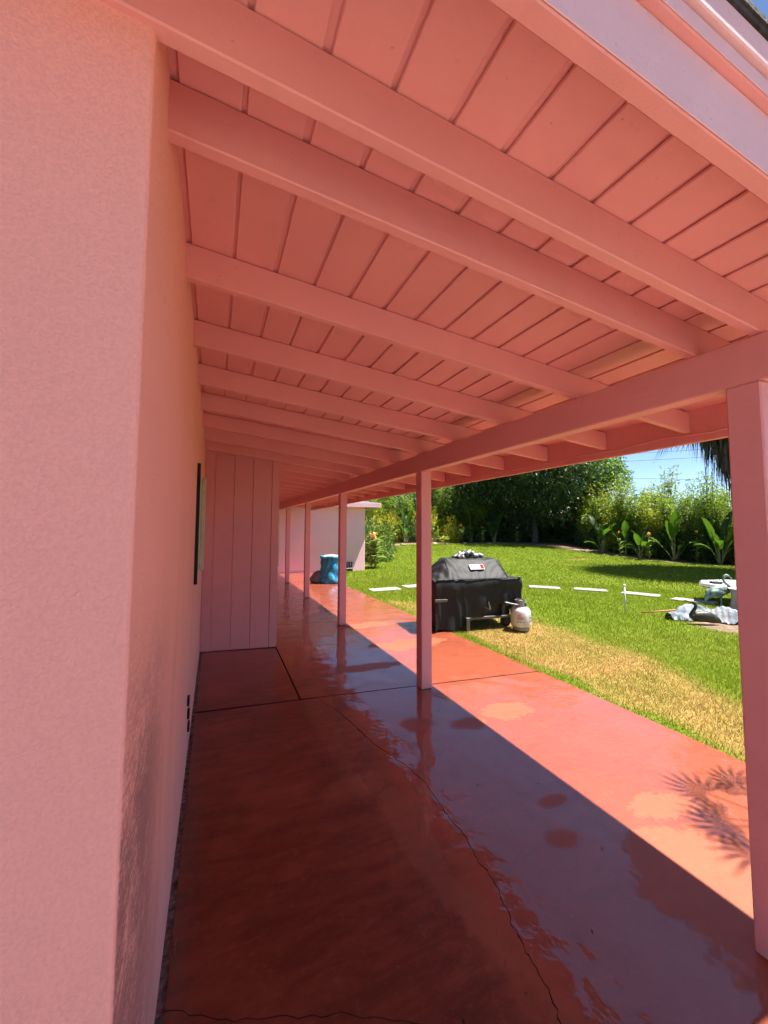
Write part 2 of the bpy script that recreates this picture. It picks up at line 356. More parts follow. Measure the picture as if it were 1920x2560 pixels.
slab([(LX, jy(LX)+J), (.764-.007, jy(.76)+J), (.783-.007, 5.545), (LX, 5.66)], dz=-.003)
def j2(x): return 6.66-.28*max(0, x-2.0)
slab([(.764+.007, jy(.78)+J), (2.0, jy(2.0)+J*.5), (RX, jy(RX)+J*.5), (RX, j2(RX)-.005), (2.0, j2(2.0)-.005), (.80, 6.70), (.783+.007, 5.55)])
slab([(.80, 6.71), (2.0, j2(2)+.005), (RX, j2(RX)+.005), (RX, 9.30), (.80, 9.40)])
slab([(.80, 9.41), (RX, 9.31), (RX, 11.62), (.80, 11.70)])
slab([(.80, 11.71), (RX, 11.63), (RX, 14.28), (.80, 14.28)])
m_bounce = simple('bounce_pad_concrete', (.27, .215, .175), .9, var=.1, scale=3, bump=.3, bscale=50)
tag(MB().bbox(-7, 9.5, -16, -.55, -.08, .008, .004).build('bounce_pad', m_bounce), kind='structure')  # unseen pale pad added behind the camera to bounce sunlight under the roof
# ------------------------------------------------------------------ house
SL = .1056
def zb(x): return 2.518-SL*(x+.132)          # underside of the rafters
house = empty('house', (-.13, .835, 0)); HM = Matrix.Translation((.13, -.835, 0))
def hp(o):                                    # parent to the house keeping world coordinates
    o.parent = house; o.matrix_parent_inverse = HM; return o
tag(house, 'pink stucco house with a coral post-and-rafter patio cover along its side', 'house')
XW = -.132
m_dark = simple('dark_void', (.01, .009, .009), .9); m_cream = simple('cream_window_frame', (.55, .47, .30), .5)
n = NT('window_glass'); n.bsdf(Base_Color=(.01, .012, .014), Roughness=.05, Specular_IOR_Level=.6); m_glass = n.m
# long wall with a window opening and vents; a quarter-round corner at the near end
mb = MB(); ztop = 2.66
wy0, wy1, wz0, wz1 = 3.33, 4.86, 1.12, 2.06
vents = [(2.93, 2.99, .42, .47), (2.99, 3.05, .315, .365), (3.06, 3.12, .205, .255)]
yc = sorted({.846, 5.75, wy0, wy1}|{v for q in vents for v in q[:2]}); zc = sorted({-.09, ztop, wz0, wz1}|{v for q in vents for v in q[2:]})
holes = [(wy0, wy1, wz0, wz1)]+vents
for a, b in zip(yc[:-1], yc[1:]):
    for c_, d_ in zip(zc[:-1], zc[1:]):
        if any(h[0] <= a and b <= h[1] and h[2] <= c_ and d_ <= h[3] for h in holes): continue
        mb.add([(XW, a, c_), (XW, b, c_), (XW, b, d_), (XW, a, d_)], [(0, 1, 2, 3)])
for (a, b, c_, d_), dp in zip(holes, (.07, .05, .05, .05)):
    q = XW-dp; mb.add([(XW, a, c_), (XW, b, c_), (XW, b, d_), (XW, a, d_), (q, a, c_), (q, b, c_), (q, b, d_), (q, a, d_)], [(0, 4, 5, 1), (1, 5, 6, 2), (2, 6, 7, 3), (3, 7, 4, 0)])
    if dp == .05: mb.add([(q, a, c_), (q, b, c_), (q, b, d_), (q, a, d_)], [(0, 1, 2, 3)], 1)
cor = [(XW-.011+.011*math.cos(t), .846-.011*math.sin(t)) for t in (0, R(30), R(60), R(90))]
for (x0, y0), (x1, y1) in zip(cor[:-1], cor[1:]): mb.add([(x0, y0, -.09), (x0, y0, ztop), (x1, y1, ztop), (x1, y1, -.09)], [(0, 1, 2, 3)])
zt = ztop+SL*4
mb.add([(XW-.011, .835, -.09), (XW-.011, .835, ztop), (-4, .835, zt), (-4, .835, -.09)], [(0, 1, 2, 3)])
mb.add([(-4, .835, -.09), (-4, .835, zt), (-4, 14.3, zt), (-4, 14.3, -.09)], [(0, 1, 2, 3)])
hp(mb.build('wall', [m_stucco, m_dark]))
for a, b, c_, d_ in vents: hp(MB().box(XW+.001, XW+.014, a, b, c_, d_).build('vent_louvre', m_dark))
win = MB().box(XW-.075, XW-.06, wy0+.004, wy1-.004, wz0+.004, wz1-.004).build('window', m_glass); hp(win)
fr = MB(); t_ = .035
for a, b, c_, d_ in ((wy0+.002, wy0+t_, wz0+.002, wz1-.002), (wy1-t_, wy1-.002, wz0+.002, wz1-.002), (wy0+t_, wy1-t_, wz0+.002, wz0+t_), (wy0+t_, wy1-t_, wz1-t_, wz1-.002), ((wy0+wy1)/2-.02, (wy0+wy1)/2+.02, wz0+t_, wz1-t_)):
    fr.bbox(XW-.058, XW+.006, a, b, c_, d_, .004)
fr.build('window_frame', m_cream, win)
MB().bbox(XW+.001, XW+.024, wy0-.03, wy0-.002, wz0+.02, wz1-.02, .003).build('near_jamb_shade', m_dark, win)  # added dark strip standing for the shade at the near jamb
MB().bbox(XW+.001, XW+.030, wy1+.002, wy1+.05, wz0-.03, wz1+.05, .003).build('window_trim', m_cream, win)
# closet of vertical boards
cl_ = MB().box(XW-.05, .765, 5.70, 13.9, -.08, 2.47).build('closet_wall', m_coral); hp(cl_)
bx = [-.130, -.012, .219, .452, .688, .790]
for a, b in zip(bx[:-1], bx[1:]):
    ya, yb = 5.655-.135*(a+.13)/.92, 5.655-.135*(b+.13)/.92
    v = MB().bbox(a+.0035, b-.0035, 0, .022, .006, 2.50, .003, xf=lambda x, y, z: (x, y+5.655-.135*(x+.13)/.92, zb(x)+.130 if z > 2.4 else z))
    v.build('board', m_coral, cl_)
v = MB().bbox(.768, .789, 5.56, 13.9, .006, 2.45, .003).build('board', m_coral, cl_)
v = MB().box(XW, .768, 5.60, 5.70, .002, 2.47, xf=lambda x, y, z: (x, y+.06-.12*(x+.13)/.92, zb(x)+.128 if z > 2.4 else z)).build('board_backing', m_coral, cl_)

# roof: sheathing carries planks, rafters, fascia
Y0, Y1 = .48, 13.86
m_shingle = simple('dark_shingles', (.045, .043, .042), .95, var=.4, scale=30, bump=.7, bscale=90)
def shear(x, y, z): return (x, y, z+zb(x))
roof = MB(); roof.box(-4.2, 2.94, Y0+.03, Y1, .1465, .19, 0, shear); roof.box(-4.2, 2.985, Y0-.041, Y1+.02, .272, .286, 1, shear); roof.box(-4.2, 2.995, Y0-.046, Y1+.02, .2865, .300, 1, shear); roof.box(-4.2, 2.94, Y0+.04, Y1, .19, .2718, 0, shear)
roof = hp(roof.build('roof', [m_coral, m_shingle]))
def rp(o): o.parent = roof; return o
ang = math.atan(SL); pw = .1475; gap = .015
pm = MB().bbox(-pw/2, pw/2, Y0+.041, Y1-.01, 0, .010, .0035).mesh('plank', m_coral)
for k in range(-13, 19):
    xc = .1215+.1624*k
    if xc+pw/2 > 2.895 or xc < -2.2: continue
    rp(obj('plank', pm, loc=(xc+random.uniform(-.003, .003), 0, zb(xc)+.136+random.uniform(0, .0015)), rot=(0, ang, 0)))
rm = MB().bbox(-2.4, 2.898, -.0195, .0195, 0, .1345, .0035, xf=shear).mesh('rafter', m_coral)
ry = [.838, 1.066]+[1.681+.6206*k for k in range(20)]
for y in ry:
    if y < Y1: rp(obj('rafter', rm, loc=(0, y, 0)))
rp(MB().bbox(-2.4, 2.898, Y0, Y0+.04, 0, .157, .003, xf=shear).build('barge_rafter', m_skytint and m_coral))
rp(MB().bbox(-2.4, 2.96, Y0-.0035, Y0-.0005, .003, .155, .001, xf=shear).build('barge_sky_tint', m_skytint))  # thin sheet added to paint the skylight tint on the barge rafter
rp(MB().bbox(-2.4, 2.97, Y0-.022, Y0+.03, .158, .200, .003, xf=shear).build('rake_trim', m_coral))
rp(MB().bbox(-2.4, 2.97, Y0-.0245, Y0-.0225, .160, .199, .0008, xf=shear).build('rake_trim_sky_tint', m_skytint))  # thin added sheet, gives the trim front its painted skylight tint
rp(MB().bbox(-2.4, 2.975, Y0-.036, Y0+.03, .205, .2715, .003, xf=shear).build('rake_board', m_skytint))
rp(MB().bbox(2.90, 2.94, Y0+.042, Y1, 2.13, 2.385, .004).build('fascia', m_coral))
rp(MB().bbox(2.942, 2.965, Y0-.03, Y1, 2.30, 2.455, .003).build('fascia_trim', m_skytint))
# beam and posts
hp(MB().bbox(1.885, 1.975, .79, 13.2, 2.125, 2.304, .006).build('beam', m_coral))
pmsh = MB().bbox(-.0575, .0575, -.0575, .0575, .004, 2.1245, .006).mesh('post', m_coral)
for y in (.945, 3.667, 6.47, 9.2, 11.85): hp(obj('post', pmsh, loc=(1.885+.0575, y-.0575, 0)))
# cable tacked along the inside of the fascia
pts = []; r_ = random.Random(5)
for i, y in enumerate(np.arange(.6, 13.8, .31)): pts.append((2.893+(.0 if i % 2 else -.006), y, 2.178+(.012 if i % 2 == 0 else -.006)+r_.uniform(-.004, .004)))
tag(MB().tube(spline(pts, 3), .0055, 6).build('cable', m_coral, smooth=True), 'thin painted cable tacked along the inside of the eave fascia', 'cable')

# ------------------------------------------------------------------ garage
GY = 14.30
gar = empty('garage', (5.2, GY, 0)); GM = Matrix.Translation((-5.2, -GY, 0))
tag(gar, 'pale pink stucco outbuilding at the far end of the patio', 'building')
def gp(o): o.parent = gar; o.matrix_parent_inverse = GM; return o
gp(MB().bbox(-3.9, 5.207, GY, 20.5, -.09, 2.42, .012).build('wall', m_stucco2))
m_groof = simple('grey_roof_shingles', (.16, .155, .17), .95, var=.25, scale=20, bump=.5, bscale=60)
gr = MB(); ex0, ex1, ey0, ey1 = -4.3, 5.70, GY-.38, 20.9
rv = [(ex0, ey0, 2.475), (ex1, ey0, 2.475), (ex1, ey1, 2.475), (ex0, ey1, 2.475), (ex0+3, 17.4, 3.15), (ex1-3.4, 17.4, 3.15)]
gr.add(rv, [(0, 1, 5, 4), (1, 2, 5), (2, 3, 4, 5), (3, 0, 4), (3, 2, 1, 0)])
grf = gp(gr.build('roof', m_groof))
for a, b, c_, d_ in ((3.0, ex1, ey0-.002, ey0+.022), (ex1-.022, ex1+.002, ey0+.024, ey1)):
    MB().bbox(a, b, c_, d_, 2.315, 2.472, .003).build('fascia', m_skytint, grf)
MB().box(3.0, ex1-.03, ey0+.03, GY-.002, 2.428, 2.445).build('soffit', m_skytint, grf)
gp(MB().bbox(2.02, 2.07, GY-.02, GY+.01, .25, 1.95, .004).build('door_jamb', m_cream))
gp(MB().tube(spline([(3.06, GY-.02, .02), (3.05, GY-.02, .12), (3.0, GY-.02, .2)], 4), .006, 5).build('conduit', m_coral))
m_black = simple('black_plastic', (.012, .012, .013), .45)
vl = empty('irrigation_valves', (4.52, 14.2, 0)); tag(vl, 'black irrigation valve pipes standing against the outbuilding wall', 'pipes')
mb = MB(); mb.bbox(-.17, .17, -.05, .05, -.02, .10, .01)
for x in (-.13, -.04, .05, .14): mb.tube([(x, 0, .1), (x, 0, .27)], .022, 8); mb.tube([(x, 0, .27), (x, 0, .32)], .034, 8)
mb.tube([(-.17, 0, .17), (.17, 0, .17)], .018, 8); mb.build('pipe', m_black, vl)

# ------------------------------------------------------------------ stepping stones
n = NT('paver_stone'); n.bsdf(Base_Color=n.ramp(n.noise(9, 6), [(.3, (.20, .19, .16)), (.7, (.36, .34, .31))]), Roughness=.9, Normal=n.bump(n.noise(60, 5), .4, .006)); m_paver = n.m
pvm = [MB().bbox(-.39+.01*k, .39, -.185, .185+.01*k, -.06, .010, .008).mesh('stepping_stone', m_paver) for k in range(3)]
PL = ['stepping stone nearest the patio slab, at the left end of the arc', 'second stepping stone from the patio, partly behind the middle post', 'stepping stone hidden behind the grill, nearer the patio', 'stepping stone hidden behind the grill, farther from the patio', 'first stepping stone to the right of the covered grill', 'second stepping stone to the right of the covered grill', 'stepping stone right behind the thin white stake', 'last stepping stone, beside the standing crane statue']
for k, (x, y, a) in enumerate(PAVERS):
    tag(obj('stepping_stone', pvm[k % 3], loc=(x, y, tz(x, y)), rot=(random.uniform(-.02, .02), random.uniform(-.02, .02), a)), PL[k], 'stepping stone', 'stepping stones across the lawn')

# ------------------------------------------------------------------ covered grill
n = NT('black_cover_cloth'); wv = n.noise(300, 2)
n.bsdf(Base_Color=n.ramp(n.noise(4, 5), [(.3, (.006, .006, .0065)), (.7, (.013, .013, .014))]), Roughness=.62, Normal=n.bump(n.math('ADD', n.noise(11, 5, .6), n.math('MULTIPLY', wv, .1)), .3, .015), Specular_IOR_Level=.35); m_cover = n.m
m_steel = simple('grey_frame_metal', (.10, .09, .07), .5, .3); m_cab = simple('dark_cabinet_enamel', (.02, .018, .018), .35)
GRX, GRY, GRR = 3.86, 5.62, R(-6)
grill = empty('covered_grill', (GRX, GRY, 0), GRR); tag(grill, 'gas grill under a black fitted cover, half on the patio and half on the lawn', 'grill')
fx = lambda x: np.interp(x, [-.78, -.73, -.47, -.42, .44, .49, .585, .62, .70, .74], [.77, .80, 1.05, 1.072, 1.068, 1.03, .83, .79, .775, .75])
fy = lambda y: np.interp(y, [-.37, -.345, -.09, -.03, .16, .24, .36], [-.05, .05, .93, 1.0, 1.0, .82, -.1])
nu, nv = 66, 30
top = []
for j in range(nv+1):
    for i in range(nu+1):
        x = -.78+1.52*i/nu; y = -.37+.73*j/nv
        base = .785-.02*max(0, x); h = base+(float(fx(x))-base)*float(fy(y)) if fx(x) > base else float(fx(x))+min(0, float(fy(y)))*.3
        wr = .008*math.sin(38*x+9*y+3*math.sin(7*y))*1.6*math.exp(-((x+.5)/.3)**2)+.006*math.sin(25*x*y*8+4*x)+.005*math.sin(31*(x-y)+2*math.sin(9*x))
        top.append((x, y, h+wr*(0.6+min(1, abs(x)))))
mb = MB(); mb.add(top, [(j*(nu+1)+i, j*(nu+1)+i+1, (j+1)*(nu+1)+i+1, (j+1)*(nu+1)+i) for j in range(nv) for i in range(nu)])
ring = [(j*0+0)*(nu+1)+i for j in (0,) for i in range(nu+1)]+[j*(nu+1)+nu for j in range(1, nv+1)]+[nv*(nu+1)+i for i in range(nu-1, -1, -1)]+[j*(nu+1) for j in range(nv-1, 0, -1)]
K = len(ring); rows = 14; sv = []
for r_i in range(rows+1):
    t = r_i/rows
    for q, idx in enumerate(ring):
        x, y, z = top[idx]; s_ = q/K*2*math.pi
        front = y < -.36
        if front: hem = float(np.interp(x, [-.78, -.35, -.20, -.12, 0, .12, .30, .5, .68, .74], [.03, .03, .10, .22, .14, .28, .385, .35, .33, .28]))
        elif x > .735: hem = float(np.interp(y, [-.36, 0, .36], [.27, .22, .10]))
        else: hem = .05
        zz = lerp(z, hem, t); fo = t*(.026*math.sin(q*.27+3*math.sin(q*.11)+t*1.5)+.014*math.sin(q*.71-t*5+2*math.sin(q*.3)))+.008*math.sin(q*.4+t*9)*t
        inset = .03*t
        nx_, ny_ = (0, -1) if front else ((1, 0) if x > .735 else ((0, 1) if y > .355 else (-1, 0)))
        bul = .018*math.sin(math.pi*min(1, t*3.2)) if front else 0
        sv.append((x*(1-.02*t)+nx_*(fo-inset*.6+bul), y*(1-.03*t)+ny_*(fo-inset+bul), zz))
mb.add(sv, [(r_i*K+(q+1) % K, r_i*K+q, (r_i+1)*K+q, (r_i+1)*K+(q+1) % K) for r_i in range(rows) for q in range(K)])
cover = mb.build('cover', m_cover, grill, smooth=True)
bm = bmesh.new(); bm.from_mesh(cover.data); bmesh.ops.remove_doubles(bm, verts=bm.verts, dist=.0008); bm.to_mesh(cover.data); bm.free()
sm_ = MB()
for xs_ in (-.47, .49):
    sm_.tube([(xs_+.004*math.sin(k), -.372+.31*k/8, .79+(1.07-.79)*min(1, max(0, k-.6)/7.4)) for k in range(9)], .006, 5)
sm_.tube([(x, -.378+.004*math.sin(9*x), .782) for x in np.linspace(-.76, .72, 40)], .007, 5)
sm_.build('seam', m_cover, cover, True)
m_white = simple('white_print', (.6, .6, .59), .8, var=.03, spec=.1); m_red = simple('red_print', (.45, .01, .02), .8, var=.03, spec=.1)
lab = empty('label_plate', (0, 0, 0), parent=cover)
tilt = math.atan2(.25, .26)
lm = Matrix.Translation((.015, -.222, .945)) @ Euler((tilt, 0, 0)).to_matrix().to_4x4()
def on_label(me_or_mb, name, mat_, dz):
    o = me_or_mb.build(name, mat_, cover); o.matrix_local = lm @ Matrix.Translation((0, 0, dz)); return o
bpy.data.objects.remove(lab)
on_label(MB().bbox(-.125, .125, -.052, .052, 0, .004, .0015), 'label', m_white, .006)
on_label(MB().box(.062, .117, -.043, .043, 0, .001), 'label_red_block', m_red, .011)
def text_mesh(txt, size, mat_, name):
    cu = bpy.data.curves.new(name, 'FONT'); cu.body = txt; cu.size = size; cu.align_x = 'CENTER'; cu.align_y = 'CENTER'; cu.extrude = .0005
    o = bpy.data.objects.new(name, cu); COL.objects.link(o); bpy.context.view_layer.update()
    me = bpy.data.meshes.new_from_object(o.evaluated_get(bpy.context.evaluated_depsgraph_get())); bpy.data.objects.remove(o)
    me.name = name; me.materials.clear(); me.materials.append(mat_); return me
lt = obj('lettering', text_mesh('weber', .066, m_cab, 'lettering'), cover); lt.matrix_local = lm @ Matrix.Translation((-.03, 0, .0115))
MB().bbox(-.70, .60, -.24, .26, .14, .76, .01).build('cabinet', m_cab, grill)
for x, y in ((-.62, -.27), (.62, -.27), (-.62, .27), (.62, .27)): MB().bbox(x-.024, x+.024, y-.024, y+.024, .03 if x < 0 else .06, .70, .004).build('leg', m_steel, grill)
MB().bbox(-.26, .595, -.335, -.29, .155, .195, .004).build('crossbar', m_steel, grill)
MB().bbox(-.262, -.205, -.392, -.34, .0, .20, .004).build('leg', m_steel, grill)
MB().bbox(.42, .47, -.30, -.255, .197, .42, .004).build('leg', m_steel, grill)
wm = MB().lathe([(.02, -.025), (.075, -.03), (.088, -.02), (.088, .02), (.075, .03), (.02, .025)], 22).mesh('wheel', m_black)
hm = MB().lathe([(.001, -.032), (.05, -.032), (.05, .032), (.001, .032)], 16).mesh('hub', m_steel)
for y in (-.26, .27):
    w = obj('wheel', wm, grill, (.50, y, .09), (R(90), 0, 0)); obj('hub', hm, w)
MB().bbox(-.78, -.58, -.40, -.394, .46, .50, .002).build('strap', m_coral and m_steel, grill)
tp = MB(); tp.add([(.02, -.40, .36), (.13, -.41, .30), (.16, -.40, .32), (.12, -.405, .44), (.10, -.41, .43), (.12, -.412, .335)], [(0, 1, 5), (1, 2, 5), (2, 3, 4), (2, 4, 5)]); tp.build('loose_tie', m_steel, grill)
# globe lights on the grill
m_silver = simple('silvery_bulb', (.55, .55, .55), .15, .85, var=.1)
def bulbs(name, loc, n_, rx, ry_, hz, label, mt):
    o = empty(name, loc); tag(o, label, 'string lights'); r = random.Random(n_); a = MB(); b = MB(); pts = []
    for k in range(n_):
        p = Vector((r.uniform(-rx, rx), r.uniform(-ry_, ry_), .03)); p.z += hz*(1-(p.x/rx)**2)*r.random(); pts.append(p); a.sphere(p, r.uniform(.024, .034), 10, 7)
    b.tube(spline([p-Vector((0, 0, .012)) for p in pts], 4), .007, 5)
    o2 = a.build('bulb', mt, o, True); o2['kind'] = 'stuff'; b.build('cord', m_black, o, True)
def gl(x, y, z): return tuple(Matrix.Translation((GRX, GRY, 0)) @ Matrix.Rotation(GRR, 4, 'Z') @ Vector((x, y, z)))
bulbs('string_lights', gl(.02, .08, 1.062), 40, .24, .10, .09, 'bundle of silvery round bulbs on top of the grill cover', m_silver)
m_whitebulb = simple('white_bulb', (.75, .73, .70), .25, 0, var=.05)
bulbs('string_lights', gl(.66, .16, .79), 6, .07, .06, .05, 'small cluster of white bulbs on the right shelf of the grill', m_whitebulb)

# propane tank
tank = empty('propane_tank', (4.42, 5.06, 0), R(20)); tag(tank, 'white propane cylinder standing on dry grass beside the grill', 'gas cylinder')
m_tank = simple('white_tank_enamel', (.62, .60, .57), .35, var=.08, scale=14); m_collar = simple('grey_collar_metal', (.30, .30, .29), .5, .4)
MB().lathe([(.001, .035), (.09, .035), (.135, .06), (.150, .10), (.152, .20), (.150, .27), (.135, .315), (.10, .345), (.05, .357), (.001, .36)], 32).build('body', m_tank, tank, True)
MB().lathe([(.11, .0), (.125, .0), (.128, .05), (.112, .055), (.11, 0)], 28).build('foot_ring', m_collar, tank, True)
co = MB(); nC = 30
for k in range(nC):
    if k in (6, 7, 8, 21, 22, 23): z0_ = .41
    else: z0_ = .345
    a0, a1 = 2*math.pi*k/nC, 2*math.pi*(k+1)/nC
    for (ra, rb, fl) in ((.082, .078, 0),):
        v = [(rr*math.cos(a), rr*math.sin(a), z) for z in (z0_, .455) for rr in (.078, .083) for a in (a0, a1)]
        co.add(v, [(2, 3, 7, 6), (1, 0, 4, 5), (4, 6, 7, 5), (0, 1, 3, 2)])
co.build('collar', m_collar, tank)
MB().tube([(0, 0, .355), (0, 0, .42)], .022, 10).tube([(0, 0, .42), (0, 0, .445)], .035, 10).tube([(0, 0, .39), (-.07, 0, .39)], .015, 8).build('valve', m_collar, tank, True)
MB().tube(spline([(-.07, 0, .39), (-.13, .0, .395), (-.19, .05, .41), (-.26, .12, .43)], 5), .011, 7).build('hose', m_collar, tank, True)
m_lab = simple('tank_label_grey', (.42, .41, .40), .6); m_or = simple('tank_label_orange_print', (.55, .20, .08), .6); m_ink = simple('tank_label_black_print', (.06, .06, .06), .6)
def patch(a0, a1, z0, z1, r=.1535, k=6):
    b = MB(); v = []; f = []
    for i in range(k+1):
        a = R(lerp(a0, a1, i/k)); v += [(r*math.cos(a), r*math.sin(a), z0), (r*math.cos(a), r*math.sin(a), z1)]
    f = [(2*i, 2*i+2, 2*i+3, 2*i+1) for i in range(k)]; return b.add(v, f)
A0 = -118-20
patch(A0+38, A0+72, .10, .25).build('label', m_lab, tank)
for z, a0, a1, mt in ((.23, -30, -14, m_ink), (.205, -36, 2, m_or), (.19, -36, -2, m_or), (.175, -34, 0, m_or), (.135, -36, -24, m_ink), (.135, -18, -8, m_ink), (.135, 0, 10, m_ink), (.235, 58, 68, m_or), (.20, 42, 68, m_ink), (.185, 42, 66, m_ink), (.15, 42, 68, m_ink), (.135, 42, 60, m_ink)):
    patch(A0+a0, A0+a1, z, z+.009, .1545, 3).build('print', mt, tank)

# ------------------------------------------------------------------ blue bag
n = NT('blue_plastic_film'); n.bsdf(Base_Color=n.ramp(n.noise(3, 5), [(.3, (.01, .13, .28)), (.7, (.015, .30, .48))]), Roughness=.28, Specular_IOR_Level=.6, Normal=n.bump(n.noise(14, 6, .65, dist=1.5), .8, .03)); m_blue = n.m
m_grey = simple('grey_plastic_film', (.16, .17, .19), .35, var=.3, scale=6, bump=.8, bscale=16)
bag = empty('garbage_bag', (3.10, 11.35, 0)); tag(bag, 'tall blue plastic garbage bag standing on the sunlit patio by the outbuilding', 'garbage bag')
def lumpy(prof, nseg, amp, seed, sx=1, sy=1, off=lambda z: (0, 0)):
    v = []; f = []; nr = len(prof)
    for i, (r, z) in enumerate(prof):
        for k in range(nseg):
            a = 2*math.pi*k/nseg; w = 1+amp*(math.sin(5*a+3*z*6+seed)+.7*math.sin(11*a-z*15+seed*2)+.5*math.sin(17*a+z*25))
            ox, oy = off(z); v.append((ox+r*w*math.cos(a)*sx, oy+r*w*math.sin(a)*sy, z+amp*.25*r*math.sin(7*a+seed)))
    for i in range(nr-1):
        for k in range(nseg): f.append((i*nseg+k, i*nseg+(k+1) % nseg, (i+1)*nseg+(k+1) % nseg, (i+1)*nseg+k))
    return MB().add(v, f)
def pr_(pts, k=4): return [(q.x, q.z) for q in spline([(r, 0, z) for r, z in pts], k)]
lumpy(pr_([(.30, .0), (.34, .06), (.31, .2), (.285, .4), (.28, .55), (.275, .66), (.27, .70)]), 64, .045, 1).build('body', m_blue, bag, True)
lumpy(pr_([(.27, .69), (.31, .71), (.315, .75), (.28, .765), (.25, .74)]), 64, .06, 2).build('rim', m_blue, bag, True)
lumpy(pr_([(.26, .70), (.2, .77), (.1, .79), (.001, .80)]), 40, .06, 3).build('contents', simple('pale_bag_contents', (.45, .33, .32), .8, var=.3), bag, True)
bag2 = lumpy(pr_([(.20, 0), (.25, .05), (.23, .16), (.16, .26), (.06, .33), (.001, .34)]), 48, .06, 5).build('garbage_bag', m_grey, None, True, loc=(2.80, 11.52, 0)); tag(bag2, 'low grey slumped plastic bag leaning on the tall blue bag', 'garbage bag')

# ------------------------------------------------------------------ stake, tools, cranes, table
m_pvc = simple('white_pvc', (.66, .66, .64), .5, var=.06)
st = empty('white_stake', (7.095, 5.313, -.02)); tag(st, 'thin white plastic pipe stake standing upright in the lawn', 'stake')
MB().tube([(0, 0, 0), (-.006, .0, .52)], .016, 10).build('pipe', m_pvc, st, True); MB().tube([(-.006, 0, .50), (-.006, 0, .545)], .022, 10).build('cap', m_pvc, st, True)
m_wood = simple('orange_wood_handle', (.42, .17, .06), .6, var=.2, scale=12)
tag(MB().tube([(7.25, 5.12, .03), (7.72, 4.80, .10)], [.013, .015], 8).build('tool_handle', m_wood, smooth=True), 'long orange wooden tool handle lying on the grass by the cloth', 'tool handle')
m_verd = simple('verdigris_bronze', (.17, .25, .22), .6, .3, var=.35, scale=14, bump=.4, bscale=40)
m_bronze = simple('dark_bronze', (.055, .05, .035), .5, .4, var=.4, scale=12, bump=.4, bscale=40)
def crane(name, loc, rz, path, rad, legs, beak, mt, label, flat=.8):
    o = empty(name, loc, rz); tag(o, label, 'statue')
    pts = spline(path, 6); rr = [q.x for q in spline([(r, 0, 0) for r in rad], 6)]
    MB().tube(pts, [max(.003, r) for r in rr], 14, flat=flat).build('body', mt, o, True)
    MB().tube(spline(beak, 3), [.011]*4+[.003]*3 if len(spline(beak, 3)) == 7 else .008, 7).build('beak', mt, o, True)
    for l in legs:
        b = MB().tube(l, [.016, .010, .012, .009][:len(l)], 7)
        e = Vector(l[-1]); [b.tube([e, e+Vector((.06*math.cos(t), .06*math.sin(t), -.006))], [.006, .003], 5) for t in (-.5, 0, .5, 3.1)]
        b.build('leg', mt, o, True)
    return o
c1 = crane('crane_statue', (8.86, 4.66, -.01), R(-22),
      [(-.33, 0, .22), (-.28, 0, .30), (-.18, 0, .38), (-.06, 0, .42), (.06, 0, .415), (.13, 0, .44), (.135, 0, .50), (.08, 0, .55), (.04, 0, .60), (.045, 0, .66), (.09, 0, .695), (.14, 0, .69)],
      [.012, .05, .085, .10, .075, .045, .028, .021, .020, .022, .028, .018],
      [[(-.06, -.035, .36), (-.05, -.035, .2), (-.055, -.035, .19), (-.05, -.035, 0)], [(.0, .035, .36), (.02, .035, .2), (.015, .035, .19), (.03, .035, 0)]],
      [(.14, 0, .69), (.19, 0, .645), (.245, 0, .585)], m_verd, 'standing verdigris crane statue with curved neck beside the ribbed pedestal table')
wg = MB()
for s_ in (-1, 1): wg.sphere((-.13, s_*.055, .375), .12, 14, 9, sc=(1.25, .32, .62))
w = wg.build('wing', m_verd, c1, True)
c2 = crane('crane_statue', (7.40, 4.32, -.02), R(-28),
      [(.42, 0, .05), (.34, 0, .09), (.2, 0, .13), (.06, 0, .13), (-.02, 0, .14), (-.01, 0, .2), (.03, 0, .27), (.035, 0, .32), (0, 0, .355), (-.05, 0, .365)],
      [.02, .06, .09, .085, .055, .032, .026, .024, .028, .014], [], [(-.05, 0, .365), (-.11, 0, .385), (-.19, 0, .41)], m_bronze, 'dark bronze crane statue crouching low in front of the bundled cloth')
# bundled cloth
n = NT('bundled_tarp'); n.bsdf(Base_Color=n.ramp(n.noise(3.2, 4, .6, dist=1.0), [(.3, (.02, .022, .026)), (.46, (.16, .20, .24)), (.58, (.42, .42, .42)), (.75, (.30, .36, .40))]), Roughness=.8, Normal=n.bump(n.noise(12, 5, .6, dist=1.0), .6, .03)); m_tarp = n.m
def heap(name, cx, cy_, lx, ly, h, rz, seed, label):
    nu_, nv_ = 46, 26; v = []
    for j in range(nv_+1):
        for i in range(nu_+1):
            a, b = -1+2*i/nu_, -1+2*j/nv_; rr = math.hypot(a, b)*(1+.14*math.sin(3*math.atan2(b, a)+seed)+.07*math.sin(7*math.atan2(b, a)))
            z = max(0, 1-rr**2)**.6*h*(1+.5*math.sin(5*a+seed+2*b))+.04*h*2*math.sin(13*a+7*b+seed)*max(0, 1.1-rr)+.05*h*math.sin(23*a-11*b)
            k = min(1, 1/max(rr, 1e-3)) if rr > 1 else 1
            v.append((a*lx*k, b*ly*k, max(-.03, z)-.005))
    f = [(j*(nu_+1)+i, j*(nu_+1)+i+1, (j+1)*(nu_+1)+i+1, (j+1)*(nu_+1)+i) for j in range(nv_) for i in range(nu_)]
    tag(MB().add(v, f).build(name, m_tarp, None, True, loc=(cx, cy_, 0), rot=(0, 0, rz)), label, 'cloth')
heap('cloth_bundle', 7.85, 4.62, .52, .26, .15, R(-12), 1.0, 'crumpled blue-grey cloth heap behind the crouching crane statue')
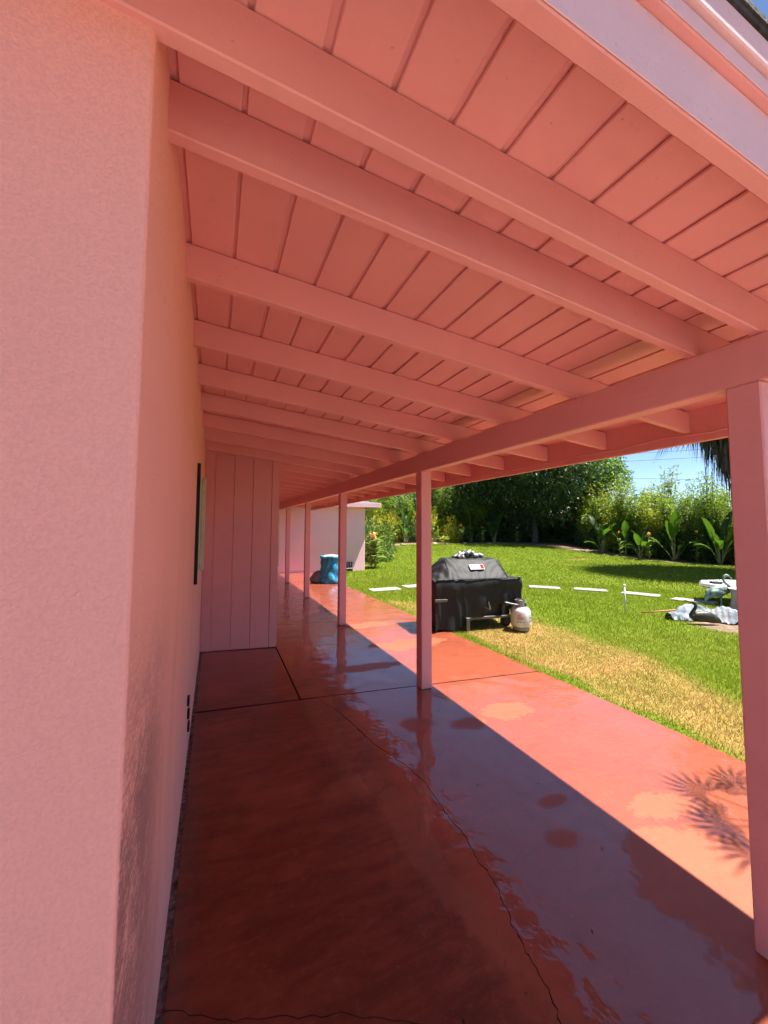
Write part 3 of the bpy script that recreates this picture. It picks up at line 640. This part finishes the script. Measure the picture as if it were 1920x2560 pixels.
heap('cloth_bundle', 8.15, 4.22, .36, .24, .16, R(-20), 2.6, 'crumpled pale grey cloth heap on bare soil near the pedestal table')
# pedestal table
m_cement = simple('weathered_cement', (.40, .38, .35), .9, var=.2, scale=9, bump=.4, bscale=40)
tb = empty('octagonal_table', (10.45, 4.95, 0), R(8)); tag(tb, 'low pale octagonal cement table in the shade behind the standing crane statue', 'table')
v = [(.78*math.cos(2*math.pi*k/8), .78*math.sin(2*math.pi*k/8)) for k in range(8)]
tpb = MB(); tpb.add([(x, y, .50) for x, y in v]+[(x*.96, y*.96, .555) for x, y in v]+[(x*.93, y*.93, .47) for x, y in v], [tuple(range(8, 16))]+[(k, (k+1) % 8, 8+(k+1) % 8, 8+k) for k in range(8)]+[(16+(k+1) % 8, (k+1) % 8, k, 16+k) for k in range(8)][0:8]+[tuple(range(23, 15, -1))])
tpb.v = [(x*1.2, y*1.2, z-.16) for x, y, z in tpb.v]; tpb.build('top', m_cement, tb)
MB().lathe([(.34, -.02), (.30, .05), (.24, .12), (.24, .25), (.36, .309)], 24).build('pedestal', m_cement, tb, True)
pd = MB(); prof = [(.34, -.02), (.34, .04), (.30, .07), (.275, .30), (.285, .42), (.33, .469)]
vv = []; ff = []
nseg = 72
for r, z in prof:
    for k in range(nseg):
        a = 2*math.pi*k/nseg; rr = r*(1+.03*(1 if (k % 4) < 2 else -1)*(1 if .05 < z < .45 else 0)); vv.append((rr*math.cos(a), rr*math.sin(a), z))
for i in range(len(prof)-1):
    for k in range(nseg): ff.append((i*nseg+k, i*nseg+(k+1) % nseg, (i+1)*nseg+(k+1) % nseg, (i+1)*nseg+k))
pd.add(vv, ff).add([(.33*math.cos(2*math.pi*k/24), .33*math.sin(2*math.pi*k/24), .468) for k in range(24)], [tuple(range(24))])
tag(pd.build('ribbed_column', m_cement, None, loc=(9.06, 4.30, 0)), 'short ribbed cement column beside the standing crane, cut off by the right post', 'column')
tag(MB().lathe([(.001, 0), (.10, 0), (.125, .03), (.12, .032), (.095, .008), (.001, .008)], 24).build('black_dish', m_black, None, True, loc=(10.0, 5.36, .397)), 'shallow black dish on the octagonal table top', 'dish')
m_cyan = simple('light_blue_plastic', (.12, .42, .62), .4)
tag(MB().bbox(-.09, .09, -.05, .05, 0, .20, .012).bbox(-.03, .03, -.03, .03, .201, .235, .006).build('blue_container', m_cyan, None, loc=(10.62, 5.12, .397)), 'light blue container standing on the table beside the right post', 'container')

# ------------------------------------------------------------------ foliage helpers
def leafmat(name, stops, trans, tf=.35, rough=.5):
    n = NT(name); rd = n.island(); c = n.ramp(rd, stops)
    big = n.noise(.8, 3); c = n.mix(n.math('MULTIPLY', n.sst(big, .4, .7), .35), c, trans)
    b = n.bsdf(Base_Color=c, Roughness=rough, Specular_IOR_Level=.45)
    t = n.n('ShaderNodeBsdfTranslucent'); n.set(t.inputs[0], trans); m = n.n('ShaderNodeMixShader'); m.inputs[0].default_value = tf
    n.t.links.new(b.outputs[0], m.inputs[1]); n.t.links.new(t.outputs[0], m.inputs[2]); n.t.links.new(m.outputs[0], n.out.inputs[0]); return n.m
m_bamboo = leafmat('bamboo_leaf', [(0, (.035, .075, .010)), (.5, (.09, .16, .018)), (.85, (.19, .27, .03)), (1, (.36, .40, .06))], (.26, .38, .03), .42)
m_bamboo2 = leafmat('golden_bamboo_leaf', [(0, (.06, .11, .012)), (.5, (.18, .24, .022)), (1, (.48, .46, .04))], (.42, .48, .03), .45)
m_gold = leafmat('golden_shrub_leaf', [(0, (.10, .15, .012)), (.45, (.34, .36, .03)), (1, (.66, .56, .04))], (.55, .52, .03), .4)
m_shrub = leafmat('shrub_leaf', [(0, (.035, .07, .012)), (.6, (.08, .14, .022)), (1, (.17, .23, .05))], (.14, .24, .03))
m_treeleaf = leafmat('dark_tree_leaf', [(0, (.018, .038, .010)), (.6, (.04, .075, .017)), (1, (.09, .13, .035))], (.07, .14, .02), .3)
m_treeleaf2 = leafmat('light_tree_leaf', [(0, (.03, .065, .012)), (.6, (.075, .14, .02)), (1, (.16, .25, .03))], (.16, .30, .03), .4)
m_paddle = leafmat('paddle_leaf', [(0, (.022, .055, .009)), (1, (.05, .10, .013))], (.09, .20, .012), .35, .4)
m_canna = leafmat('canna_leaf', [(0, (.09, .15, .025)), (1, (.32, .36, .10))], (.30, .42, .06), .4, .4)
m_stalk = simple('pale_green_stalk', (.22, .24, .08), .5, var=.25); m_cane = simple('bamboo_cane', (.20, .19, .05), .5, var=.3)
m_bark = simple('grey_bark', (.10, .085, .07), .95, var=.35, scale=9, bump=.8, bscale=18)
m_orange = simple('orange_petal', (.80, .32, .02), .5, var=.2, scale=30); m_dead = simple('dead_frond', (.085, .065, .048), .9, var=.5, scale=7)
def leaves(P, D, L, Wd, mat_, name, droop=.25):
    """P Nx3 base points, D Nx3 unit directions: each leaf a bent rhombus of two triangles pairs"""
    N = len(P); r = rng.normal(size=(N, 3)); side = np.cross(D, r); side /= np.linalg.norm(side, axis=1)[:, None]+1e-9
    L = (L*rng.uniform(.7, 1.3, N))[:, None]; Wd = Wd*rng.uniform(.7, 1.3, N)[:, None]
    mid = P+D*L*.45; tip = P+D*L; tip[:, 2] -= droop*L[:, 0]
    V = np.stack([P, mid+side*Wd/2, tip, mid-side*Wd/2], 1).reshape(-1, 3)
    me = bpy.data.meshes.new(name); me.vertices.add(4*N); me.vertices.foreach_set('co', V.ravel().astype(np.float32)); me.loops.add(4*N)
    me.loops.foreach_set('vertex_index', np.arange(4*N, dtype=np.int32)); me.polygons.add(N); me.polygons.foreach_set('loop_start', np.arange(0, 4*N, 4, dtype=np.int32)); me.update(); me.validate()
    me.materials.append(mat_); return me
def unit(a): return a/(np.linalg.norm(a, axis=1)[:, None]+1e-9)
# bamboo
def bamboo_mesh(seed, mat_, H=3.6, n_=26, per=330):
    r = np.random.default_rng(seed); ca = MB(); P = []; D = []
    for k in range(n_):
        a = r.uniform(0, 6.283); q = r.uniform(0, .5)**.8; h = H*r.uniform(.62, 1.05) if k > 3 else H*r.uniform(1.1, 1.28); lean = r.uniform(.1, .5)
        bx_, by_ = q*math.cos(a)*1.2, q*math.sin(a)*.8; ex, ey = bx_+lean*math.cos(a), by_+lean*math.sin(a)*.8
        pts = [Vector((lerp(bx_, ex, t**2), lerp(by_, ey, t**2), h*t)) for t in (0, .3, .6, .85, 1)]; ca.tube(pts, [.018, .016, .012, .007, .003], 5, cap=False)
        m = int(per*(.55 if k <= 3 else 1)); t = np.clip(r.beta(1.35, 1.2, m), .06, 1)
        x = np.interp(t, [0, .3, .6, .85, 1], [p.x for p in pts]); y = np.interp(t, [0, .3, .6, .85, 1], [p.y for p in pts])
        sp = .30*(1.05-t*.8)+.06
        c_ = r.integers(0, 14, m); ca_ = c_*2.4+k; cl_t = (np.round(t*11)/11)          # branch whorls
        bxo = np.cos(ca_+cl_t*9)*sp*r.uniform(.1, 1, m); byo = np.sin(ca_+cl_t*9)*sp*r.uniform(.1, 1, m)
        P.append(np.stack([x+bxo+r.normal(0, .04, m), y+byo+r.normal(0, .04, m), h*(.45*t+.55*cl_t)+r.normal(0, .07, m)], 1))
        D.append(np.stack([bxo*2+r.normal(0, .45, m), byo*2+r.normal(0, .45, m), r.normal(-.05, .4, m)], 1))
    return ca.mesh('canes', m_cane, True), leaves(np.concatenate(P), unit(np.concatenate(D)), .17, .042, mat_, 'foliage', .3)
BV = [bamboo_mesh(11, m_bamboo), bamboo_mesh(12, m_bamboo, 3.3), bamboo_mesh(13, m_bamboo2, 3.2, 22, 300)]
def plant2(name, ms, loc, rz, sc, label, cat, group, names=('canes', 'foliage')):
    o = empty(name, loc, rz); o.scale = sc; tag(o, label, cat, group)
    for nm, m in zip(names, ms): obj(nm, m, o)
    return o
bam = [(22.0, 9.4, .82, 0), (22.1, 10.9, .85, 1), (22.3, 12.2, .92, 0), (22.2, 13.4, 1.0, 1), (21.9, 14.6, .95, 2), (22.0, 15.7, 1.05, 0), (21.8, 16.9, 1.0, 2), (22.3, 18.0, 1.0, 1), (22.7, 19.1, 1.02, 2),
       (9.0, 24.4, .95, 2), (10.6, 25.2, 1.05, 0), (12.2, 25.4, 1.1, 1), (13.6, 25.2, 1.0, 2), (15.0, 25.2, 1.2, 0), (16.3, 24.8, 1.25, 1), (17.5, 24.5, 1.2, 2), (23.6, 10.5, .95, 1), (23.6, 13.0, 1.1, 1), (23.8, 15.6, 1.15, 0), (7.4, 23.4, .95, 1)]
BL = ['bamboo clump at the right end of the hedge, against the post', 'bamboo clump behind the plant nearest the right post', 'green bamboo clump with tall feathery tips right of the hedge gap', 'tall bamboo clump with the highest feathery tips', 'yellow bamboo clump behind the rounded paddle leaf', 'green bamboo clump left of the highest feathery tips', 'yellow bamboo clump right of the dark tree', 'bamboo clump at the right foot of the dark tree', 'yellow-green bamboo clump under the right side of the dark tree',
      'yellow bamboo clump just right of the outbuilding roof', 'bamboo clump behind the plant left of the middle post', 'bamboo clump hidden mostly behind the middle post', 'golden bamboo clump right of the middle post', 'tall bamboo clump above the golden leaves', 'tall bamboo clump beside the left edge of the dark tree', 'yellow-green bamboo clump touching the dark tree on its left', 'bamboo clump in the second row at the right end', 'bamboo clump in the second row behind the highest tips', 'bamboo clump in the second row behind the yellow bamboo', 'bamboo clump hidden behind the outbuilding corner']
for k, (x, y, s_, v_) in enumerate(bam):
    plant2('bamboo', BV[v_], (x, y, tz(x, y)-.03), k*1.7, (s_*1.25, s_*1.25, s_), BL[k], 'bamboo', 'bamboo clumps of the boundary hedge')
# shrubs
def shrub_mesh(seed, mat_, n_=6500, rx=1.0, rz=1.0, L=.11, Wd=.05):
    r = np.random.default_rng(seed); K_ = 46; cc = unit(r.normal(size=(K_, 3))); cc[:, 2] = abs(cc[:, 2]); cr = r.uniform(.35, 1.0, K_)
    cc = cc*cr[:, None]*np.array([rx, rx, rz]); ix = r.integers(0, K_, n_); d = unit(r.normal(size=(n_, 3))); q = r.uniform(.3, 1, n_)**.5
    P = cc[ix]+d*(q*.30)[:, None]*np.array([rx, rx, rz]); P[:, 2] = np.maximum(P[:, 2], .03); D = unit(d+r.normal(0, .5, (n_, 3))+np.array([0, 0, .25]))
    st_ = MB(); 
    for k in range(9): st_.tube(spline([(0, 0, 0), tuple(cc[k]*.5+np.array([0, 0, .1])), tuple(cc[k])], 3), [.03]*3+[.02]*3+[.008], 5)
    return st_.mesh('branches', m_bark, True), leaves(P, D, L, Wd, mat_, 'foliage')
SV = [shrub_mesh(21, m_shrub), shrub_mesh(22, m_gold, 5000), shrub_mesh(23, m_treeleaf, 6000)]
shr = [(6.6, 17.3, 1.0, 1.0, 1.9, 0), (7.6, 19.5, 1.1, 1.1, 2.0, 0), (8.2, 21.2, .9, .9, 2.1, 1), (10.3, 23.9, .9, .9, 2.3, 1), (13.0, 24.2, 1.0, 1.0, 2.4, 1), (15.0, 24.0, .85, .85, 2.0, 1), (17.6, 24.3, 1.5, 1.5, 2.4, 2), (19.3, 24.0, 1.6, 1.6, 2.6, 2), (21.4, 23.3, 1.7, 1.7, 2.7, 2), (23.2, 21.6, 1.6, 1.6, 2.8, 2), (22.4, 18.2, 1.3, 1.3, 2.2, 2), (22.3, 15.9, 1.3, 1.3, 2.0, 2), (22.3, 13.9, 1.3, 1.3, 2.0, 2), (22.4, 11.9, 1.3, 1.3, 2.0, 2), (22.2, 9.8, 1.3, 1.3, 2.0, 2), (11.6, 24.8, 1.4, 1.4, 2.2, 2), (9.4, 23.8, 1.3, 1.3, 2.0, 2)]
SHL = ['green shrub growing against the outbuilding corner', 'leafy shrub between the outbuilding and the hedge', 'yellow-leaved shrub above the outbuilding corner', 'yellow-leaved shrub behind the plant left of the middle post', 'golden shrub just right of the middle post', 'smaller golden shrub left of the solitary paddle-leaved plant', 'dark shrub left of the tree trunk', 'dark shrub at the foot of the tree trunk', 'dark shrub right of the tree trunk', 'dark shrub below the neighbouring roof', 'dark shrub behind the leftmost plant of the right row', 'dark shrub behind the plant with round leaves', 'dark shrub behind the pale narrow-leaved plant', 'dark shrub behind the rightmost orange flower', 'dark shrub next to the right post', 'dark shrub in the shade behind the middle post', 'dark shrub in the shade left of the middle post']
for k, (x, y, a, b, h, v_) in enumerate(shr):
    plant2('shrub', SV[v_], (x, y, tz(x, y)-.03), k*1.3, (a, b, h*.8), SHL[k], 'shrub', 'shrubs along the boundary', ('branches', 'foliage'))
# trees
def tree(loc, seed, H, rad, zc_, hz, n_, L, Wd, mat_, label, trunk_r=.2, K_=90):
    o = empty('tree', loc); tag(o, label, 'tree', None); r = np.random.default_rng(seed)
    cc = unit(r.normal(size=(K_, 3)))*(r.uniform(.25, 1, K_)**.6)[:, None]*np.array([rad, rad, hz])+np.array([0, 0, zc_])
    t = MB(); t.tube(spline([(0, 0, -.1), (.06, .03, zc_*.35), (-.05, .08, zc_*.7), (.05, 0, zc_+hz*.5)], 5), list(np.linspace(trunk_r, trunk_r*.35, 16)), 10)
    for k in range(16):
        e = cc[k]; s_ = zc_*r.uniform(.4, .9); t.tube(spline([(0, 0, s_), tuple(e*np.array([.5, .5, .5])+np.array([0, 0, s_*.5+.2])), tuple(e)], 4), list(np.linspace(trunk_r*.4, .015, 9)), 6)
    t.build('trunk', m_bark, o, True)
    ix = r.integers(0, K_, n_); d = unit(r.normal(size=(n_, 3))); P = cc[ix]+d*(r.uniform(.1, 1, n_)**.5*rad*.27)[:, None]
    D = unit(d*.6+r.normal(0, .5, (n_, 3))+np.array([0, 0, -.15])); obj('crown', leaves(P, D, L, Wd, mat_, 'crown'), o)
tree((20.2, 21.6, tz(20, 21)), 31, 9, 3.7, 4.9, 4.0, 42000, .20, .10, m_treeleaf, 'large dark broad-leaved tree rising behind the middle of the lawn', .24, 110)
tree((24.0, 20.8, .3), 32, 8, 2.6, 4.6, 3.2, 14000, .20, .11, m_treeleaf2, 'lighter green tree at the right flank of the dark tree')
tree((17.2, 27.6, .5), 33, 8, 4.0, 3.8, 3.3, 22000, .24, .13, m_treeleaf, 'green tree beyond the bamboo left of the dark tree')
tree((22.4, 27.6, .4), 35, 7, 3.5, 3.0, 2.7, 20000, .24, .14, m_treeleaf, 'dark tree beyond the hedge directly behind the large dark tree')
tree((10.0, 31.0, .5), 34, 7, 3.8, 3.4, 2.6, 14000, .25, .13, m_treeleaf2, 'green tree beyond the hedge above the outbuilding corner')
# paddle-leaved plants
def paddle_mesh(L, Wd, pet, bend, seed):
    r = random.Random(seed); b = MB(); nL = 10
    def axis(t):                                  # along petiole then blade, leaning outwards in +x
        s_ = t*(pet+L); a = R(82)-bend*(t**1.8); return s_
    pts = []; x = z = 0; a = R(84); N_ = 22; seg = (pet+L)/N_
    for k in range(N_+1):
        pts.append(Vector((x, 0, z))); a -= bend/N_*(1.8*(k/N_)); x += seg*math.cos(a); z += seg*math.sin(a)
    kp = int(N_*pet/(pet+L))
    b.tube(pts[:kp+1], [lerp(.022, .011, i/kp) for i in range(kp+1)], 6, 1)
    v = []; f = []; M_ = N_-kp
    for i in range(M_+1):
        t = i/M_; w = Wd*.5*(math.sin(math.pi*min(1, t*.92+.06))**.6)*(1 if t < .97 else .25); p = pts[kp+i]
        T = (pts[min(kp+i+1, N_)]-pts[max(kp+i-1, 0)]).normalized(); nrm = Vector((-T.z, 0, T.x))
        for s_, q in ((-1, 1.0), (-.5, .45), (0, 0), (.5, .45), (1, 1.0)):
            v.append(p+Vector((0, s_*w, 0))+nrm*(q*w*.38+.01*math.sin(9*t+s_*3+seed)))
    for i in range(M_):
        for k in range(4): f.append((i*5+k, i*5+k+1, (i+1)*5+k+1, (i+1)*5+k))
    b.add(v, f, 0); return b.mesh('leaf', [m_paddle, m_stalk], True)
PV = [paddle_mesh(.85, .36, .95, .9, 1), paddle_mesh(.75, .34, .8, 1.5, 2), paddle_mesh(1.0, .38, 1.1, .5, 3), paddle_mesh(.6, .30, .55, 1.9, 4)]
bop = [(11.2, 23.2, 1.0, 10, 'upright paddle-leaved plant just left of the middle post'), (13.4, 23.3, .88, 9, 'paddle-leaved plant just right of the middle post'), (16.4, 23.6, 1.2, 9, 'tall paddle-leaved plant behind the yellow flowers'), (17.5, 22.5, 1.02, 7, 'solitary paddle-leaved plant with a bright leaf left of the dark tree'),
       (20.36, 16.5, 1.1, 11, 'leftmost paddle-leaved plant of the row at the right hedge'), (20.1, 14.1, .92, 10, 'paddle-leaved plant with a rounded leaf beside two orange flowers'), (20.9, 12.95, 1.12, 9, 'tall narrow paddle-leaved plant in the middle of the right hedge'), (21.0, 11.05, 1.12, 11, 'paddle-leaved plant nearest the right post'), (20.6, 15.3, .85, 7, 'low paddle-leaved plant in the shade of the right hedge')]
for k, (x, y, s_, nl, lb) in enumerate(bop):
    o = empty('paddle_plant', (x, y, tz(x, y)), random.uniform(0, 6)); o.scale = (s_,)*3; tag(o, lb, 'plant', 'paddle-leaved plants along the hedge'); r = random.Random(k+40)
    for q in range(nl):
        a = q*2.4+r.uniform(-.3, .3); tl = r.uniform(-.15, .42); pv = PV[(q+k) % 4 if q > 2 else 2]
        obj('leaf', pv, o, (.05*math.cos(a), .05*math.sin(a), 0), Euler((0, tl, a)), (r.uniform(.62, 1.1),)*3)
# cannas
def blade_mesh(L, Wd, seed):
    v = []; f = []; a = R(60); x = z = 0; n_ = 8
    for i in range(n_+1):
        t = i/n_; w = Wd/2*math.sin(math.pi*min(1, t*.93+.05))**.8; 
        v += [(x, -w, z+w*.3), (x, 0, z), (x, w, z+w*.3)]; a -= .16; x += L/n_*math.cos(a); z += L/n_*math.sin(a)
    f = [(i*3+k, i*3+k+1, (i+1)*3+k+1, (i+1)*3+k) for i in range(n_) for k in range(2)]; return MB().add(v, f).mesh('leaf', m_canna, True)
CLf = [blade_mesh(.46, .19, 1), blade_mesh(.38, .16, 2)]
fb = MB(); r = random.Random(3)
for k in range(9):
    a = k*2.4; e = Vector((.07*math.cos(a), .07*math.sin(a), r.uniform(-.02, .09))); s_ = Vector((-math.sin(a), math.cos(a), 0))*.028
    fb.add([(0, 0, 0), e*.6+s_, e, e*.6-s_], [(0, 1, 2, 3)])
flm = fb.mesh('flower', m_orange)
stm = MB().tube([(0, 0, 0), (.01, 0, .5), (0, .01, 1.0)], [.014, .012, .008], 6).mesh('stem', m_stalk, True)
can = [(5.68, 14.75, 1.3, 6, 'canna with orange flowers at the outbuilding corner'), (5.95, 15.1, 1.1, 3, 'second canna behind the one at the outbuilding corner'), (14.6, 23.9, 1.75, 1, 'tall canna with an orange flower right of the middle post'), (15.0, 22.6, 1.2, 2, 'canna with yellow-orange flowers between two paddle-leaved plants'), (16.1, 22.1, 1.15, 1, 'low leafy canna left of the solitary paddle-leaved plant'), (18.6, 21.4, 1.15, 1, 'shaded canna left of the tree trunk'), (20.0, 15.35, 1.2, 1, 'canna beside the leftmost plant of the right row'), (20.2, 13.85, 1.25, 2, 'canna with two orange flowers in the right row'), (20.9, 12.0, 1.4, 1, 'canna with a large orange flower near the right post'), (9.9, 22.4, 1.5, 2, 'tall canna beside the outbuilding shrub'), (13.2, 21.9, .35, 2, 'fallen canna bloom hanging over the lawn edge')]
for k, (x, y, h, ns, lb) in enumerate(can):
    o = empty('canna', (x, y, tz(x, y)), k); tag(o, lb, 'plant', 'cannas in the border'); r = random.Random(k+80)
    for q in range(ns):
        px, py = r.uniform(-.16, .16), r.uniform(-.16, .16); hh = h*r.uniform(.85, 1.03)
        s_ = obj('stem', stm, o, (px, py, 0), (r.uniform(-.1, .1), r.uniform(-.1, .1), 0), (1, 1, hh))
        obj('flower', flm, o, (px+.0, py, hh-.01), (r.uniform(-.3, .3), r.uniform(-.3, .3), r.uniform(0, 6)), (1.5,)*3)
        for j in range(8 if ns < 3 else 10):
            t = (j+.5)/9; obj('leaf', CLf[j % 2], o, (px, py, hh*.75*t+.05), (0, r.uniform(-.3, .2), j*2.3+r.uniform(-.4, .4)), (r.uniform(.8, 1.2),)*3)
# palms
m_palmleaf = leafmat('palm_frond', [(0, (.04, .08, .02)), (1, (.09, .15, .04))], (.12, .2, .03), .2)
def fan_mesh(rr, pet, nb=26, w=.035):
    b = MB(); b.tube([(0, 0, 0), (pet*.5, 0, .06), (pet, 0, .04)], [.03, .02, .015], 5)
    for k in range(nb):
        a = R(-105+210*k/(nb-1)); L = rr*(1-.25*abs(a)/2); c_, s_ = math.cos(a), math.sin(a)
        b.add([(pet, 0, .04), (pet+c_*L*.55-s_*w, s_*L*.55+c_*w, .07), (pet+c_*L, s_*L, -.25*L), (pet+c_*L*.55+s_*w, s_*L*.55-c_*w, .07)], [(0, 1, 2, 3)])
    return b.mesh('frond', m_palmleaf)
fanm = fan_mesh(1.25, 1.3)
fan2 = fan_mesh(1.0, 1.5, 11, .045)
def palm(loc, Ht, nf, sc, label, skirt=True, skirt_z=3.0):
    o = empty('palm_tree', loc); tag(o, label, 'palm tree'); r = random.Random(int(Ht*10))
    MB().tube([(0, 0, -.1), (.05, 0, Ht*.5), (0, .05, Ht)], [.20*sc, .16*sc, .15*sc], 14).build('trunk', m_bark, o, True)
    for q in range(nf):
        el = R(lerp(65, -35, (q/nf)**.9)); a = q*2.4
        obj('frond', fanm if skirt else fan2, o, (0, 0, Ht+.1), Euler((0, -el, a)), (sc*r.uniform(.85, 1.1),)*3)
    if skirt:
        b = MB()
        for q in range(2600):
            a = r.uniform(0, 6.283); u_ = r.random(); z0_ = Ht-u_*skirt_z; r0 = lerp(1.75, .38, u_**.7)*r.uniform(.3, 1)*sc; L = r.uniform(.7, 1.5); w = r.uniform(.02, .06); cx_, sy_ = math.cos(a), math.sin(a)
            rm_ = r0*1.15; p = [(cx_*.25, sy_*.25, z0_), (cx_*rm_-sy_*w, sy_*rm_+cx_*w, z0_-.35*L), (cx_*(rm_+r.uniform(-.1, .12)), sy_*(rm_+r.uniform(-.1, .12)), z0_-L*1.05), (cx_*rm_+sy_*w, sy_*rm_-cx_*w, z0_-.35*L)]
            b.add(p, [(0, 1, 2, 3)])
        k = b.build('dead_frond_skirt', m_dead, o); k['kind'] = 'stuff'
palm((18.4, 8.5, 0), 6.6, 36, 1.5, 'palm with a shaggy skirt of dead fronds at the top right of the lawn', True, 2.9)
palm((4.16, .76, 0), 2.95, 14, .26, 'small fan palm just right of the frame casting frond shadows on the patio', False)

# ------------------------------------------------------------------ beyond the hedge
m_nroof = simple('neighbour_roof', (.42, .30, .26), .9); m_nwall = simple('neighbour_wall', (.5, .45, .38), .9)
nb_ = empty('neighbour_house', (27.5, 25.5, 0)); tag(nb_, 'neighbouring house roof glimpsed through the dark tree', 'house')
MB().box(-3, 3, -3, 3, 0, 2.6).build('wall', m_nwall, nb_); MB().add([(-3.5, -3.5, 2.6), (3.5, -3.5, 2.6), (3.5, 3.5, 2.6), (-3.5, 3.5, 2.6), (0, -1, 3.6), (0, 1, 3.6)], [(0, 1, 4), (1, 2, 5, 4), (2, 3, 5), (3, 0, 4, 5), (3, 2, 1, 0)]).build('roof', m_nroof, nb_)
m_wire = simple('dark_wire', (.03, .03, .035), .6)
for (a, b, sag, lb) in (((20, 36, 8.2), (46, 8, 8.1), .3, 'upper power line across the sky'), ((20, 36, 7.55), (46, 8, 7.5), .3, 'second power line just below the upper one'), ((19, 33, 7.2), (44, 12, 5.0), .4, 'lower sloping service wire behind the bamboo tips')):
    tag(MB().tube([Vector(a).lerp(Vector(b), t)-Vector((0, 0, sag*4*t*(1-t))) for t in np.linspace(0, 1, 25)], .016, 5).build('power_line', m_wire), lb, 'power line')
for x, y, h, lb in ((35.1, 19.15, 6.4, 'taller thin antenna mast behind the hedge'), (35.2, 18.8, 5.95, 'shorter thin antenna mast behind the hedge')):
    tag(MB().tube([(x, y, 0), (x, y, h)], [.05, .03], 6).build('antenna_mast', m_wire), lb, 'mast')
# edging stones of the border
STL = ['pale border stone nearest the outbuilding corner', 'small border stone left of the middle post', 'larger border stone beside the middle post', 'border stone just right of the middle post', 'largest pale stone below the golden shrub', 'small border stone below the tall paddle-leaved plant', 'border stone below the solitary paddle-leaved plant', 'small shaded stone left of the tree trunk', 'large stone where the border turns right of the dark tree', 'stone next to the large one at the border turn']
m_rock = simple('pale_field_stone', (.33, .29, .24), .9, var=.3, scale=10, bump=.5, bscale=30)
rkm = []
for s_ in range(3):
    b = MB().sphere((0, 0, 0), 1, 9, 6); r = random.Random(s_+9); b.v = [(x*(1+.25*r.uniform(-1, 1)), y*(1+.25*r.uniform(-1, 1)), z*.6) for x, y, z in b.v]; rkm.append(b.mesh('border_stone', m_rock))
stones = [(8.9, 21.0, .16), (9.4, 21.25, .12), (10.1, 21.35, .18), (11.9, 22.0, .15), (12.6, 22.0, .2), (14.6, 21.7, .13), (16.2, 21.3, .15), (18.0, 20.4, .12), (19.25, 17.3, .2), (19.4, 16.7, .16)]
for k, (x, y, s_) in enumerate(stones):
    tag(obj('border_stone', rkm[k % 3], loc=(x, y, tz(x, y)+.01), rot=(0, 0, k), scale=(s_, s_*.8, s_*.6)), STL[k], 'stone', 'stones along the planted border')
# bits of leaf litter on the wet slab
b = MB(); r = random.Random(12)
for k in range(46):
    x, y = r.uniform(.0, 2.0), r.uniform(1.1, 3.6); a = r.uniform(0, 6.28); l = r.uniform(.004, .011); w = l*.4
    b.add([(x+l*math.cos(a), y+l*math.sin(a), .004), (x-w*math.sin(a), y+w*math.cos(a), .0055), (x-l*math.cos(a), y-l*math.sin(a), .004), (x+w*math.sin(a), y-w*math.cos(a), .0045)], [(0, 1, 2, 3)])
tag(b.build('leaf_litter', simple('brown_litter', (.10, .06, .03), .9, var=.5, scale=3)), 'tiny bits of leaf litter scattered on the wet slab', 'leaf litter', kind='stuff')
